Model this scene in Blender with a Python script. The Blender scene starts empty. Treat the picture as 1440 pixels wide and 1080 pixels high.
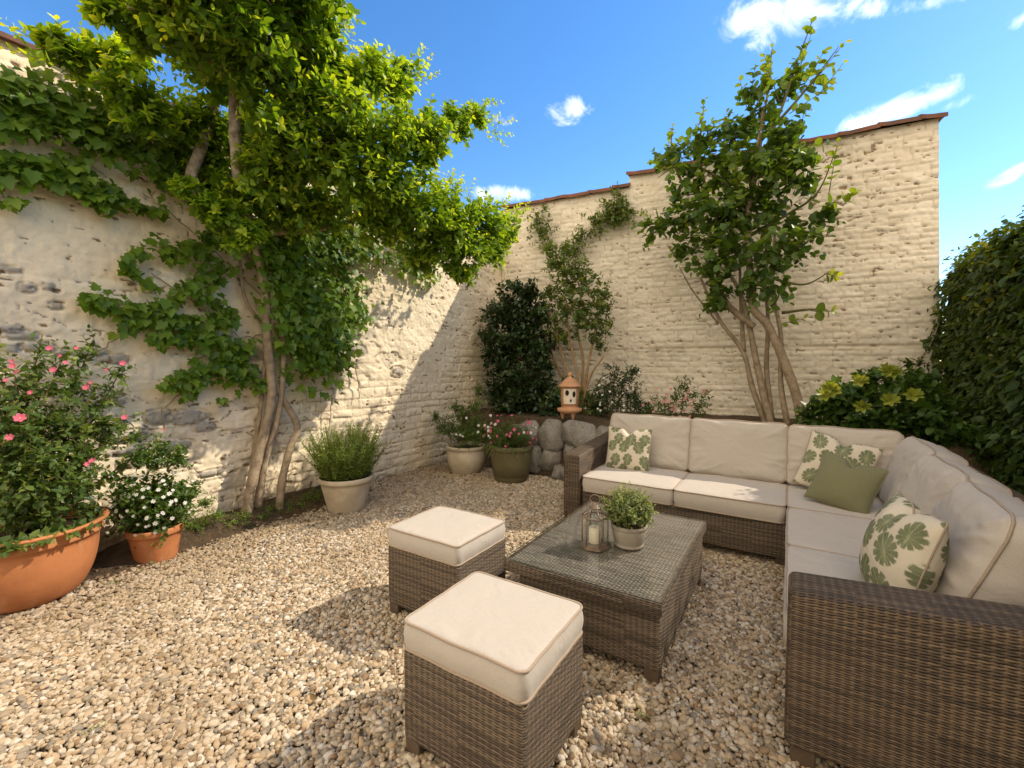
import bpy, bmesh, math, random
import numpy as np
from mathutils import Vector, Matrix
rng = np.random.default_rng(7); random.seed(7)
scn = bpy.context.scene
PI = math.pi
# ------------------------------------------------------------------ camera
CAM_H, FPX, YAW, PITCH = 1.4, 618.268, .565, .047
cam = bpy.data.objects.new('camera', bpy.data.cameras.new('camera'))
scn.collection.objects.link(cam); scn.camera = cam
cam.location = (0, 0, CAM_H); cam.rotation_euler = (PI/2-PITCH, 0, YAW)
cam.data.sensor_width = 36; cam.data.lens = 36*FPX/1440
cam.data.clip_start = .02; cam.data.clip_end = 3000
cy, sy_ = math.cos(YAW), math.sin(YAW)
FW = np.array([-sy_*math.cos(PITCH), cy*math.cos(PITCH), -math.sin(PITCH)])
RT = np.array([cy, sy_, 0]); UP = np.cross(RT, FW); EYE = np.array([0, 0, CAM_H])
def ray(u, v): return FW+RT*(u-720)/FPX+UP*(540-v)/FPX
def at(u, v, X=None, Y=None, Z=None):
    """point of the world seen at photo pixel u, v on a plane of known X, Y or Z"""
    d = ray(u, v)
    t = X/d[0] if X is not None else Y/d[1] if Y is not None else (Z-CAM_H)/d[2]
    return EYE+d*t
def mpp(p): return float((np.asarray(p)-EYE)@FW)/FPX          # metres per photo pixel at a point
# ------------------------------------------------------------------ light
SUN_EL, SUN_AZ = math.radians(42), math.radians(45)            # azimuth from +y towards +x
sun = bpy.data.objects.new('sun', bpy.data.lights.new('sun', 'SUN')); scn.collection.objects.link(sun)
sun.data.energy = 3.0; sun.data.angle = math.radians(.53); sun.data.color = (1, .88, .70)
sd = Vector((math.sin(SUN_AZ)*math.cos(SUN_EL), math.cos(SUN_AZ)*math.cos(SUN_EL), math.sin(SUN_EL)))
sun.rotation_euler = sd.to_track_quat('Z', 'Y').to_euler()
scn.view_settings.view_transform = 'Standard'; scn.view_settings.look = 'None'
scn.view_settings.exposure = .86; scn.view_settings.gamma = 1
scn.cycles.use_denoising = True; scn.cycles.max_bounces = 8; scn.cycles.transparent_max_bounces = 12
# ------------------------------------------------------------------ node helper
class NT:
    def __init__(s, tree): s.t = tree; tree.nodes.clear()
    def n(s, typ, ins=None, **kw):
        nd = s.t.nodes.new(typ)
        for k, v in kw.items(): setattr(nd, k, v)
        for k, v in (ins or {}).items():
            sock = nd.inputs[k]
            if isinstance(v, bpy.types.NodeSocket): s.t.links.new(v, sock)
            elif isinstance(v, bpy.types.Node): s.t.links.new(v.outputs[0], sock)
            else: sock.default_value = v
        return nd
    def m(s, op, a, b=None, c=None, clamp=False):
        ins = {0: a}
        if b is not None: ins[1] = b
        if c is not None: ins[2] = c
        return s.n('ShaderNodeMath', ins, operation=op, use_clamp=clamp).outputs[0]
    def vm(s, op, a, b=None):
        ins = {0: a}
        if b is not None: ins[1] = b
        nd = s.n('ShaderNodeVectorMath', ins, operation=op)
        return nd.outputs['Value'] if op in ('DOT_PRODUCT', 'LENGTH') else nd.outputs[0]
    def mix(s, f, a, b, mode='MIX'):
        nd = s.n('ShaderNodeMix', data_type='RGBA', blend_type=mode)
        for i, v in ((0, f), (6, a), (7, b)):
            if isinstance(v, bpy.types.NodeSocket): s.t.links.new(v, nd.inputs[i])
            else: nd.inputs[i].default_value = v if i == 0 else (*v[:3], 1)
        return nd.outputs[2]
    def ramp(s, f, stops, interp='LINEAR'):
        nd = s.n('ShaderNodeValToRGB', {0: f}); cr = nd.color_ramp; cr.interpolation = interp
        while len(cr.elements) < len(stops): cr.elements.new(.5)
        for e, (p, c) in zip(cr.elements, stops): e.position = p; e.color = (*c, 1) if len(c) == 3 else c
        return nd.outputs[0]
    def noise(s, vec, scale, detail=4, rough=.55, dist=0):
        return s.n('ShaderNodeTexNoise', {'Vector': vec, 'Scale': scale, 'Detail': detail, 'Roughness': rough, 'Distortion': dist}).outputs[0]
    def smooth(s, x, lo, hi):
        return s.n('ShaderNodeMapRange', {0: x, 1: lo, 2: hi}, interpolation_type='SMOOTHSTEP').outputs[0]
    def bump(s, h, dist, strength=1, normal=None):
        ins = {'Height': h, 'Distance': dist, 'Strength': strength}
        if normal is not None: ins['Normal'] = normal
        return s.n('ShaderNodeBump', ins).outputs[0]
    def attr(s, name, typ='GEOMETRY'):
        return s.n('ShaderNodeAttribute', attribute_name=name, attribute_type=typ)
    def out(s, sh): s.n('ShaderNodeOutputMaterial', {0: sh})
def mat(name):
    m = bpy.data.materials.new(name); m.use_nodes = True
    return m, NT(m.node_tree)
def pbsdf(t, col, rough=.8, normal=None, spec=.3, **kw):
    ins = {'Roughness': rough, 'Specular IOR Level': spec, **kw}
    ins['Base Color'] = col if isinstance(col, bpy.types.NodeSocket) else (*col, 1)
    if normal is not None: ins['Normal'] = normal
    return t.n('ShaderNodeBsdfPrincipled', ins).outputs[0]
# ------------------------------------------------------------------ sky
scn.world = bpy.data.worlds.new('World'); scn.world.use_nodes = True
w = NT(scn.world.node_tree)
sky = w.n('ShaderNodeTexSky', sky_type='NISHITA', sun_disc=False, sun_elevation=SUN_EL, sun_rotation=SUN_AZ,
          air_density=1.0, dust_density=.15, ozone_density=1.6)
skyc = w.n('ShaderNodeHueSaturation', {'Hue': .503, 'Saturation': 1.30, 'Value': .98, 'Color': sky.outputs[0]}).outputs[0]
wdir = w.vm('NORMALIZE', w.n('ShaderNodeTexCoord').outputs['Generated'])
n1 = w.n('ShaderNodeTexNoise', {'Vector': wdir, 'Scale': 13, 'Detail': 10, 'Roughness': .62, 'Distortion': .9}).outputs[0]
# clouds stand in fixed directions of the sky: centre, half extents (as photo pixels of the lens), tilt, softness
CL = [(1100, 26, 125, 46, 10, .9), (1010, 18, 45, 35, 30, .6), (1215, 6, 80, 22, 5, .75), (1295, 4, 60, 20, 10, .8), (795, 155, 52, 26, 6, .95),
      (709, 164, 27, 15, 8, .75), (1262, 152, 100, 24, 20, 1), (1362, 140, 48, 13, 22, .7), (1428, 242, 46, 17, 26, .9), (1369, 247, 20, 9, 25, .45),
      (1436, 26, 38, 20, 20, .9), (712, 272, 62, 17, 0, .9), (842, 250, 16, 14, 40, .35), (1340, -40, 130, 40, 5, 1), (1560, 120, 90, 30, 15, .9),
      (600, -120, 140, 40, 10, .9), (1720, 300, 90, 30, 10, .9), (-220, 130, 120, 40, 5, .9)]
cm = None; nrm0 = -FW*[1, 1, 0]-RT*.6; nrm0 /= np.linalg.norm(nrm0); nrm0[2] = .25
for (u, v, a, b, tilt, soft) in CL:
    c = ray(u, v); L = np.linalg.norm(c); c /= L
    ca, sa = math.cos(math.radians(tilt)), math.sin(math.radians(tilt))
    e1 = RT*ca+UP*sa; e1 -= c*(e1@c); e1 /= np.linalg.norm(e1); e2 = np.cross(c, e1)
    k = np.linalg.norm(ray(u, v))
    x = w.m('DIVIDE', w.vm('DOT_PRODUCT', wdir, tuple(e1)), a/FPX/k); y = w.m('DIVIDE', w.vm('DOT_PRODUCT', wdir, tuple(e2)), b/FPX/k)
    r2 = w.m('ADD', w.m('MULTIPLY', x, x), w.m('MULTIPLY', y, y))
    front = w.m('GREATER_THAN', w.vm('DOT_PRODUCT', wdir, tuple(c)), .3)
    d = w.m('MULTIPLY', w.m('MULTIPLY', w.m('SUBTRACT', 1.0, r2, clamp=True), front), soft)
    cm = d if cm is None else w.m('MAXIMUM', cm, d)
cmask = w.smooth(w.m('ADD', cm, w.m('MULTIPLY', w.m('SUBTRACT', n1, .5), 2.6)), .44, 1.55)
cmask = w.m('MULTIPLY', cmask, w.smooth(cm, 0.0, .25))
# warm cloud bank added out of view behind the camera to brighten the shade
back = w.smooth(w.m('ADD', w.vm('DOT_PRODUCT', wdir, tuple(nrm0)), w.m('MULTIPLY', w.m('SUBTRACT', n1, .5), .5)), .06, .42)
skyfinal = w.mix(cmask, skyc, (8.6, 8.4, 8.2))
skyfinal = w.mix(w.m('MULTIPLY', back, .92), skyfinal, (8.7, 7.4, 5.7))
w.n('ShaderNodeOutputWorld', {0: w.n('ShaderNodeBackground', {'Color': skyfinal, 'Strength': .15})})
# ------------------------------------------------------------------ object helpers
def link(o, parent=None):
    scn.collection.objects.link(o)
    if parent is not None: o.parent = parent
    return o
def tag(o, label=None, cat=None, group=None, kind=None):
    for k, v in (('label', label), ('category', cat), ('group', group), ('kind', kind)):
        if v: o[k] = v
    return o
def thing(name, label, cat, loc=(0, 0, 0), rz=0, group=None):
    o = bpy.data.objects.new(name, None); o.location = loc; o.rotation_euler = (0, 0, rz); o.empty_display_size = .05
    return tag(link(o), label, cat, group)
def mesh_np(name, V, F, m=None, parent=None, smooth=True, attrs=None, uv=None, loc=None):
    """V (n,3); F list of (k, m) index arrays; attrs {name: (n,) floats or (n,3) colours} per vertex; uv per vertex"""
    V = np.asarray(V, np.float32); me = bpy.data.meshes.new(name)
    F = [np.asarray(f, np.int32) for f in F if len(f)]
    me.vertices.add(len(V)); me.vertices.foreach_set('co', V.ravel())
    loops = np.concatenate([f.ravel() for f in F]); tot = np.concatenate([np.full(len(f), f.shape[1], np.int32) for f in F])
    start = np.concatenate([[0], np.cumsum(tot)[:-1]]).astype(np.int32)
    me.loops.add(len(loops)); me.loops.foreach_set('vertex_index', loops)
    me.polygons.add(len(tot)); me.polygons.foreach_set('loop_start', start)
    me.update(calc_edges=True)
    me.polygons.foreach_set('use_smooth', np.full(len(tot), smooth))
    for k, a in (attrs or {}).items():
        a = np.asarray(a, np.float32)
        if a.ndim == 1:
            at_ = me.attributes.new(k, 'FLOAT', 'POINT'); at_.data.foreach_set('value', a)
        else:
            at_ = me.attributes.new(k, 'FLOAT_COLOR', 'POINT'); at_.data.foreach_set('color', np.c_[a, np.ones(len(a))].astype(np.float32).ravel())
    if uv is not None:
        ul = me.uv_layers.new(name='UVMap'); ul.data.foreach_set('uv', np.asarray(uv, np.float32)[loops].ravel())
    me.validate()
    if m: me.materials.append(m)
    o = bpy.data.objects.new(name, me)
    if loc is not None: o.location = loc
    return link(o, parent)
class MB:
    """collects tubes, lathes and grids into one mesh"""
    def __init__(s): s.V = []; s.Q = []; s.T = []; s.n = 0
    def add(s, V, Q=None, T=None):
        V = np.asarray(V, float)
        if Q is not None and len(Q): s.Q.append(np.asarray(Q)+s.n)
        if T is not None and len(T): s.T.append(np.asarray(T)+s.n)
        s.V.append(V); s.n += len(V)
    def tube(s, pts, rad, sides=8, closed=False, cap=True):
        pts = np.asarray(pts, float); n = len(pts); rad = np.broadcast_to(np.asarray(rad, float), (n,))
        tg = np.roll(pts, -1, 0)-np.roll(pts, 1, 0) if closed else np.gradient(pts, axis=0)
        tg /= np.linalg.norm(tg, axis=1)[:, None]+1e-9
        ref = np.array([0, 0, 1.]) if abs(tg[0][2]) < .9 else np.array([1., 0, 0])
        a = np.cross(tg[0], ref); a /= np.linalg.norm(a); V = []
        ang = np.arange(sides)*2*PI/sides
        for i in range(n):
            a = a-tg[i]*(a@tg[i]); a /= np.linalg.norm(a)+1e-9; b = np.cross(tg[i], a)
            V.append(pts[i]+rad[i]*(np.cos(ang)[:, None]*a+np.sin(ang)[:, None]*b))
        V = np.concatenate(V); Q = []
        for i in range(n if closed else n-1):
            j = (i+1) % n
            for k in range(sides): Q.append((i*sides+k, i*sides+(k+1) % sides, j*sides+(k+1) % sides, j*sides+k))
        T = []
        if cap and not closed:
            c0, c1 = len(V), len(V)+1; V = np.concatenate([V, [pts[0], pts[-1]]])
            for k in range(sides):
                T.append((c0, (k+1) % sides, k)); T.append((c1, (n-1)*sides+k, (n-1)*sides+(k+1) % sides))
        s.add(V, Q, T)
    def lathe(s, prof, seg=48, c=(0, 0, 0), wob=0):
        prof = np.asarray(prof, float); ang = np.arange(seg)*2*PI/seg; V = []
        for r, z in prof:
            rr = r*(1+wob*np.sin(2*ang+1)+wob*.6*np.sin(3*ang))
            V.append(np.c_[rr*np.cos(ang)+c[0], rr*np.sin(ang)+c[1], np.full(seg, z+c[2])])
        Q = [(i*seg+k, i*seg+(k+1) % seg, (i+1)*seg+(k+1) % seg, (i+1)*seg+k) for i in range(len(prof)-1) for k in range(seg)]
        s.add(np.concatenate(V), Q)
    def grid(s, V, nu, nv, flip=False):
        i = np.arange((nu-1)*(nv-1)); r, c = i//(nv-1), i % (nv-1); a = r*nv+c
        Q = np.stack([a, a+1, a+nv+1, a+nv], 1)
        s.add(V, Q[:, ::-1] if flip else Q)
    def build(s, name, m, parent=None, smooth=True, loc=None, attrs=None):
        return mesh_np(name, np.concatenate(s.V), ([np.concatenate(s.Q)] if s.Q else [])+([np.concatenate(s.T)] if s.T else []), m, parent, smooth, attrs, None, loc)
def spline(pts, n=8):
    """smooth path through points (Catmull-Rom)"""
    P = np.asarray(pts, float); P = np.vstack([2*P[0]-P[1], P, 2*P[-1]-P[-2]]); out = []
    for i in range(1, len(P)-2):
        for t in np.linspace(0, 1, n, endpoint=False):
            a, b, c, d = P[i-1:i+3]
            out.append(.5*((2*b)+(c-a)*t+(2*a-5*b+4*c-d)*t*t+(3*b-a-3*c+d)*t**3))
    out.append(P[-2]); return np.array(out)
def boxes(name, specs, m, parent=None, bev=.008, seg=2, fn=None):
    """bevelled boxes (x0,x1,y0,y1,z0,z1) as one mesh, UVs in metres by facing"""
    bm = bmesh.new()
    for (x0, x1, y0, y1, z0, z1) in specs:
        r = bmesh.ops.create_cube(bm, size=1)
        for v in r['verts']: v.co = Vector(((x0+x1)/2+v.co.x*(x1-x0), (y0+y1)/2+v.co.y*(y1-y0), (z0+z1)/2+v.co.z*(z1-z0)))
        bmesh.ops.bevel(bm, geom=list({e for v in r['verts'] for e in v.link_edges}), offset=bev, segments=seg, profile=.5, affect='EDGES')
    uvl = bm.loops.layers.uv.new('UVMap')
    for f in bm.faces:
        f.smooth = True; nx, ny, nz = (abs(c) for c in f.normal)
        for l in f.loops:
            c = l.vert.co
            l[uvl].uv = (c.y, c.z) if nx >= ny and nx >= nz else (c.x, c.z) if ny >= nz else (c.x, c.y)
    if fn:
        for v in bm.verts: v.co = Vector(fn(*v.co))
    me = bpy.data.meshes.new(name); bm.to_mesh(me); bm.free(); me.materials.append(m)
    try: me.set_sharp_from_angle(angle=math.radians(40))
    except Exception: pass
    return link(bpy.data.objects.new(name, me), parent)
# ------------------------------------------------------------------ numpy noise
def vnoise(x, y, scale, seed):
    r = np.random.default_rng(seed).random((64, 64)); x = np.asarray(x)*scale+seed*3.7; y = np.asarray(y)*scale+seed*1.3
    xi, yi = np.floor(x).astype(int), np.floor(y).astype(int); fx, fy = x-xi, y-yi
    fx = fx*fx*(3-2*fx); fy = fy*fy*(3-2*fy); g = lambda a, b: r[a % 64, b % 64]
    return (g(xi, yi)*(1-fx)+g(xi+1, yi)*fx)*(1-fy)+(g(xi, yi+1)*(1-fx)+g(xi+1, yi+1)*fx)*fy
def fbm(x, y, scale, seed, o=4):
    s = 0; a = .5
    for i in range(o): s = s+a*vnoise(x, y, scale*2**i, seed+i*11); a *= .5
    return s/(1-.5**o)
def sstep(x, a, b): t = np.clip((x-a)/(b-a), 0, 1); return t*t*(3-2*t)
# ------------------------------------------------------------------ materials
def wall_material(name, c1, c2):
    m, t = mat(name); tc = t.n('ShaderNodeTexCoord').outputs['Object']
    v = t.attr('var').outputs['Fac']; chip = t.attr('chip').outputs['Fac']; stone = t.attr('stone').outputs['Fac']; joint = t.attr('joint').outputs['Fac']
    n = t.noise(tc, 2.3, 6, .6); nf = t.noise(tc, 22, 6, .65); nh = t.noise(tc, 90, 4, .7)
    col = t.mix(t.smooth(n, .32, .68), c1, c2)
    col = t.mix(t.m('MULTIPLY', v, .35), col, (.50, .40, .26))
    col = t.mix(t.m('MULTIPLY', t.smooth(nf, .55, .78), .45), col, (.50, .42, .30))
    col = t.mix(t.m('MULTIPLY', joint, .5), col, (.34, .25, .15))
    st = t.mix(t.smooth(nf, .35, .65), (.28, .25, .21), (.44, .395, .33))
    col = t.mix(stone, col, st)
    ch = t.mix(t.smooth(nf, .4, .6), (.30, .20, .11), (.17, .12, .08))
    col = t.mix(t.m('MULTIPLY', chip, t.smooth(t.m('ADD', nh, chip), .75, 1.1)), col, ch)
    zz = t.n('ShaderNodeSeparateXYZ', {0: tc}).outputs[2]                                  # splash and damp stains along the foot
    foot = t.m('MULTIPLY', t.smooth(t.m('ADD', zz, t.m('MULTIPLY', n, .5)), .62, .22), t.smooth(nf, .3, .6))
    col = t.mix(t.m('MULTIPLY', foot, .4), col, (.36, .29, .19))
    h = t.m('ADD', t.m('MULTIPLY', nf, .7), t.m('MULTIPLY', nh, .3))
    t.out(pbsdf(t, col, .92, t.bump(h, .012, .7), .15)); return m
M_wall_left = wall_material('painted_rubble', (.82, .71, .53), (.76, .645, .465))
M_wall_back = wall_material('painted_brick', (.80, .73, .605), (.73, .66, .54))
def simple(name, c1, c2, rough=.8, sc=8, bscale=60, bd=.003, spec=.3, sub=None):
    m, t = mat(name); tc = t.n('ShaderNodeTexCoord').outputs['Object']
    n = t.noise(tc, sc, 6, .6); nf = t.noise(tc, bscale, 4, .65)
    t.out(pbsdf(t, t.mix(t.smooth(n, .3, .7), c1, c2), rough, t.bump(nf, bd, .8), spec)); return m
M_tile = simple('terracotta_tile', (.25, .095, .055), (.13, .075, .055), .85, 5, 40, .006)
M_terra, t = mat('terracotta_pot'); tc = t.n('ShaderNodeTexCoord').outputs['Object']
n = t.noise(tc, 4, 6, .6); nf = t.noise(tc, 26, 6, .7); ns_ = t.noise(t.vm('MULTIPLY', tc, (14, 14, 2.2)), 1, 5, .6)
c = t.mix(t.smooth(n, .3, .7), (.47, .185, .07), (.35, .13, .05)); c = t.mix(t.m('MULTIPLY', t.smooth(ns_, .52, .75), .45), c, (.55, .34, .20)); c = t.mix(t.m('MULTIPLY', t.smooth(nf, .58, .75), .4), c, (.22, .09, .04))
t.out(pbsdf(t, c, .75, t.bump(nf, .0025, .8), .25))
M_cream_pot = simple('cream_pot', (.50, .42, .30), (.36, .29, .20), .7, 5, 60, .002)
M_white_pot = simple('whitewashed_pot', (.56, .48, .36), (.42, .34, .23), .65, 6, 60, .002)
M_olive_pot = simple('olive_pot', (.135, .115, .055), (.105, .088, .042), .6, 6, 90, .0012)
M_taupe_pot = simple('taupe_pot', (.30, .265, .21), (.24, .205, .155), .6, 12, 120, .0008)
M_soil = simple('dark_soil', (.035, .022, .013), (.075, .05, .03), .95, 20, 60, .02)
M_litter = simple('bed_litter', (.10, .065, .035), (.05, .035, .02), .95, 14, 45, .03)
M_stone, t = mat('grey_fieldstone'); tc = t.n('ShaderNodeTexCoord').outputs['Object']
n = t.noise(tc, 7, 6, .6); nf = t.noise(tc, 38, 8, .75); ng_ = t.noise(tc, 120, 3, .7)
c = t.mix(t.smooth(n, .3, .7), (.19, .172, .145), (.31, .285, .245)); c = t.mix(t.smooth(nf, .48, .68), c, (.36, .34, .30)); c = t.mix(t.m('MULTIPLY', t.smooth(ng_, .55, .7), .6), c, (.07, .065, .055))
t.out(pbsdf(t, c, .88, t.bump(t.m('ADD', t.m('MULTIPLY', nf, .7), t.m('MULTIPLY', n, .6)), .035, 1), .25))
M_bark = simple('grey_brown_bark', (.37, .285, .19), (.21, .155, .10), .9, 14, 40, .012)
M_pale_bark = simple('pale_bark', (.55, .47, .38), (.22, .175, .135), .9, 18, 30, .02)
M_tan_stem = simple('tan_stem', (.36, .235, .12), (.25, .16, .085), .8, 20, 60, .004)
M_green_stem = simple('green_stem', (.10, .12, .035), (.13, .085, .035), .7, 20, 60, .002)
M_candle = simple('cream_wax', (.75, .66, .48), (.68, .58, .40), .5, 10, 40, .001)
M_lamp_metal = simple('weathered_bronze', (.20, .14, .09), (.12, .085, .058), .5, 30, 80, .001, .6)
M_black = simple('matte_black', (.012, .010, .009), (.02, .016, .012), .8)
M_glaze = simple('white_glaze', (.74, .66, .53), (.62, .54, .42), .5, 20, 60, .0006)
M_leg = simple('brown_furniture_leg', (.075, .05, .032), (.10, .07, .045), .5, 20, 80, .0008)
M_core = simple('hedge_core', (.025, .03, .012), (.04, .035, .018), .95, 30, 40, .03)
def wicker_material(name, hi, lo, sx=.026, sz=.0088):
    m, t = mat(name); uv = t.n('ShaderNodeSeparateXYZ', {0: t.n('ShaderNodeTexCoord').outputs['UV']})
    tc = t.n('ShaderNodeTexCoord').outputs['Object']
    wob = t.m('MULTIPLY', t.m('SUBTRACT', t.noise(tc, 9, 2), .5), .012)
    u = t.m('ADD', uv.outputs[0], wob); v = t.m('ADD', uv.outputs[1], t.m('MULTIPLY', wob, .7))
    us = t.m('DIVIDE', u, sx); vs = t.m('DIVIDE', v, sz)
    row = t.m('FLOOR', vs); col = t.m('FLOOR', us); fv = t.m('FRACT', vs); fu = t.m('FRACT', us)
    pv = t.m('SINE', t.m('MULTIPLY', fv, PI))                                        # round cross-section of a strand
    over = t.m('MULTIPLY_ADD', t.m('COSINE', t.m('MULTIPLY', t.m('ADD', us, row), PI)), .5, .5)
    hh = t.m('MULTIPLY', t.m('POWER', pv, .6), t.m('MULTIPLY_ADD', over, .70, .30))
    stake = t.m('SUBTRACT', 1.0, t.m('ABSOLUTE', t.m('MULTIPLY', t.m('SUBTRACT', fu, .5), 3.2)), clamp=True)
    hv = t.m('MULTIPLY', t.m('POWER', stake, .5), .50)
    h = t.m('MAXIMUM', hh, hv)
    rnd = t.n('ShaderNodeTexWhiteNoise', {'Vector': t.n('ShaderNodeCombineXYZ', {0: t.m('FLOOR', t.m('MULTIPLY', us, .13)), 1: row}).outputs[0]}, noise_dimensions='2D').outputs[0]
    n = t.noise(t.n('ShaderNodeCombineXYZ', {0: t.m('MULTIPLY', u, 6), 1: t.m('MULTIPLY', v, 130)}).outputs[0], 1, 3)
    f = t.m('ADD', t.m('MULTIPLY', rnd, .55), t.m('MULTIPLY', n, .5))
    c = t.mix(t.smooth(f, .15, .85), lo, hi)
    c = t.mix(t.smooth(h, .46, .08), c, (.018, .012, .008))
    t.out(pbsdf(t, c, .55, t.bump(h, .009, 1), .4)); return m
M_wicker = wicker_material('brown_wicker', (.185, .133, .087), (.064, .047, .032))
M_wicker_arm = wicker_material('brown_wicker_arm', (.160, .108, .064), (.062, .043, .027), .026, .0082)
M_wicker_top = wicker_material('table_top_weave', (.27, .235, .19), (.12, .10, .08), .018, .011)
def fabric(name, col, col2, sc=420):
    m, t = mat(name); tc = t.n('ShaderNodeTexCoord').outputs['Object']
    wv = t.noise(tc, sc, 2, .8); n = t.noise(tc, 7, 3); wr = t.noise(t.vm('MULTIPLY', tc, (1, 1, .6)), 11, 3, .5, .8)
    c = t.mix(t.smooth(wv, .35, .65), col, col2)
    t.out(pbsdf(t, c, .95, t.bump(t.m('ADD', t.m('MULTIPLY', wr, .9), t.m('MULTIPLY', wv, .06)), .012, .55), .1, **{'Sheen Weight': .15})); return m
M_cush = fabric('taupe_canvas', (.465, .418, .365), (.39, .348, .30))
M_pipe = fabric('taupe_piping', (.36, .28, .21), (.30, .235, .17))
M_sage = fabric('sage_linen', (.185, .18, .10), (.145, .142, .075), 300)
def pattern_fabric(name):
    m, t = mat(name); tc = t.n('ShaderNodeTexCoord').outputs['Object']
    c = t.attr('print').outputs['Color']; wv = t.noise(tc, 400, 2, .8); wr = t.noise(tc, 9, 3, .5, .6)
    c = t.mix(t.m('MULTIPLY', t.smooth(wv, .4, .7), .25), c, (.40, .36, .28))
    t.out(pbsdf(t, c, .95, t.bump(wr, .012, .5), .1)); return m
M_print = pattern_fabric('leaf_print_fabric')
def leafmat(name, stops, transl=.35, rough=.42, tcol=None, spec=.35):
    m, t = mat(name); f = t.attr('tint').outputs['Fac']
    c = t.ramp(f, stops)
    tr = t.mix(1.0, c, tcol or (2.1, 1.8, .45), 'MULTIPLY')
    p = pbsdf(t, c, rough, None, spec)
    sh = t.n('ShaderNodeMixShader', {0: transl, 1: p, 2: t.n('ShaderNodeBsdfTranslucent', {'Color': tr}).outputs[0]})
    t.out(sh.outputs[0]); return m
M_leaf_crown = leafmat('yellow_green_leaf', [(0, (.066, .135, .014)), (.42, (.14, .25, .022)), (.7, (.28, .40, .03)), (1, (.45, .50, .04))], .53)
M_leaf_creeper = leafmat('creeper_leaf', [(0, (.06, .125, .014)), (.5, (.12, .215, .022)), (1, (.21, .31, .035))], .45)
M_leaf_tree = leafmat('tree_leaf', [(0, (.04, .082, .018)), (.5, (.08, .145, .025)), (.85, (.18, .24, .033)), (1, (.30, .31, .045))], .46, .38)
M_leaf_dark = leafmat('dark_glossy_leaf', [(0, (.016, .036, .012)), (.6, (.032, .064, .018)), (1, (.06, .10, .022))], .25, .33, spec=.5)
M_leaf_hedge = leafmat('hedge_ivy_leaf', [(0, (.034, .062, .014)), (.6, (.062, .105, .022)), (.93, (.10, .14, .026)), (1, (.17, .18, .03))], .38, .4, spec=.3)
M_leaf_rose = leafmat('rose_leaf', [(0, (.042, .085, .022)), (.6, (.09, .15, .034)), (.9, (.17, .22, .045)), (1, (.24, .21, .05))], .4)
M_leaf_fresh = leafmat('fresh_green_leaf', [(0, (.035, .075, .014)), (.6, (.075, .14, .022)), (1, (.15, .21, .04))], .35)
M_leaf_rosemary = leafmat('rosemary_needle', [(0, (.09, .145, .03)), (.6, (.18, .26, .055)), (1, (.30, .36, .09))], .45, .5)
M_leaf_box = leafmat('pale_green_leaf', [(0, (.09, .13, .04)), (.6, (.17, .22, .075)), (1, (.30, .34, .14))], .35)
M_leaf_lime = leafmat('lime_leaf', [(0, (.19, .24, .03)), (1, (.33, .35, .06))], .35)
M_petal_pink = leafmat('pink_petal', [(0, (.55, .06, .13)), (.6, (.66, .13, .22)), (1, (.74, .34, .34))], .3, .6, (1.2, 1, 1))
M_petal_blush = leafmat('blush_petal', [(0, (.50, .17, .17)), (1, (.66, .34, .30))], .3, .6, (1, 1, 1))
M_petal_white = leafmat('white_petal', [(0, (.75, .74, .66)), (1, (.85, .84, .78))], .3, .6, (1, 1, 1))
M_petal_mag = leafmat('magenta_petal', [(0, (.42, .035, .13)), (.5, (.66, .13, .22)), (1, (.78, .46, .42))], .3, .6, (1.2, 1, 1))
M_petal_yellow = leafmat('yellow_centre', [(0, (.60, .38, .04)), (1, (.7, .48, .06))], .1, .6, (1, 1, 1))
m_, t_ = mat('clear_glass')
fr = t_.n('ShaderNodeMath', {0: t_.n('ShaderNodeFresnel', {'IOR': 2.05}).outputs[0], 1: t_.m('SUBTRACT', 1.0, t_.n('ShaderNodeNewGeometry').outputs['Backfacing'])}, operation='MULTIPLY')
M_glass = m_
t_.out(t_.n('ShaderNodeMixShader', {0: fr.outputs[0], 1: t_.n('ShaderNodeBsdfTransparent', {'Color': (.955, .965, .96, 1)}).outputs[0],
                                    2: t_.n('ShaderNodeBsdfGlossy', {'Color': (1, 1, 1, 1), 'Roughness': .02}).outputs[0]}).outputs[0])
M_glass_top, t_ = mat('table_glass')
fr = t_.n('ShaderNodeMath', {0: t_.n('ShaderNodeFresnel', {'IOR': 1.7}).outputs[0], 1: t_.m('SUBTRACT', 1.0, t_.n('ShaderNodeNewGeometry').outputs['Backfacing'])}, operation='MULTIPLY')
nz_ = t_.m('ABSOLUTE', t_.n('ShaderNodeSeparateXYZ', {0: t_.n('ShaderNodeNewGeometry').outputs['True Normal']}).outputs[2])
tint = t_.mix(t_.smooth(nz_, .2, .6), (.10, .22, .17), (.955, .965, .96))      # a pane is green only seen through its edge
t_.out(t_.n('ShaderNodeMixShader', {0: fr.outputs[0], 1: t_.n('ShaderNodeBsdfTransparent', {'Color': tint}).outputs[0], 2: t_.n('ShaderNodeBsdfGlossy', {'Color': (1, 1, 1, 1), 'Roughness': .025}).outputs[0]}).outputs[0])
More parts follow.
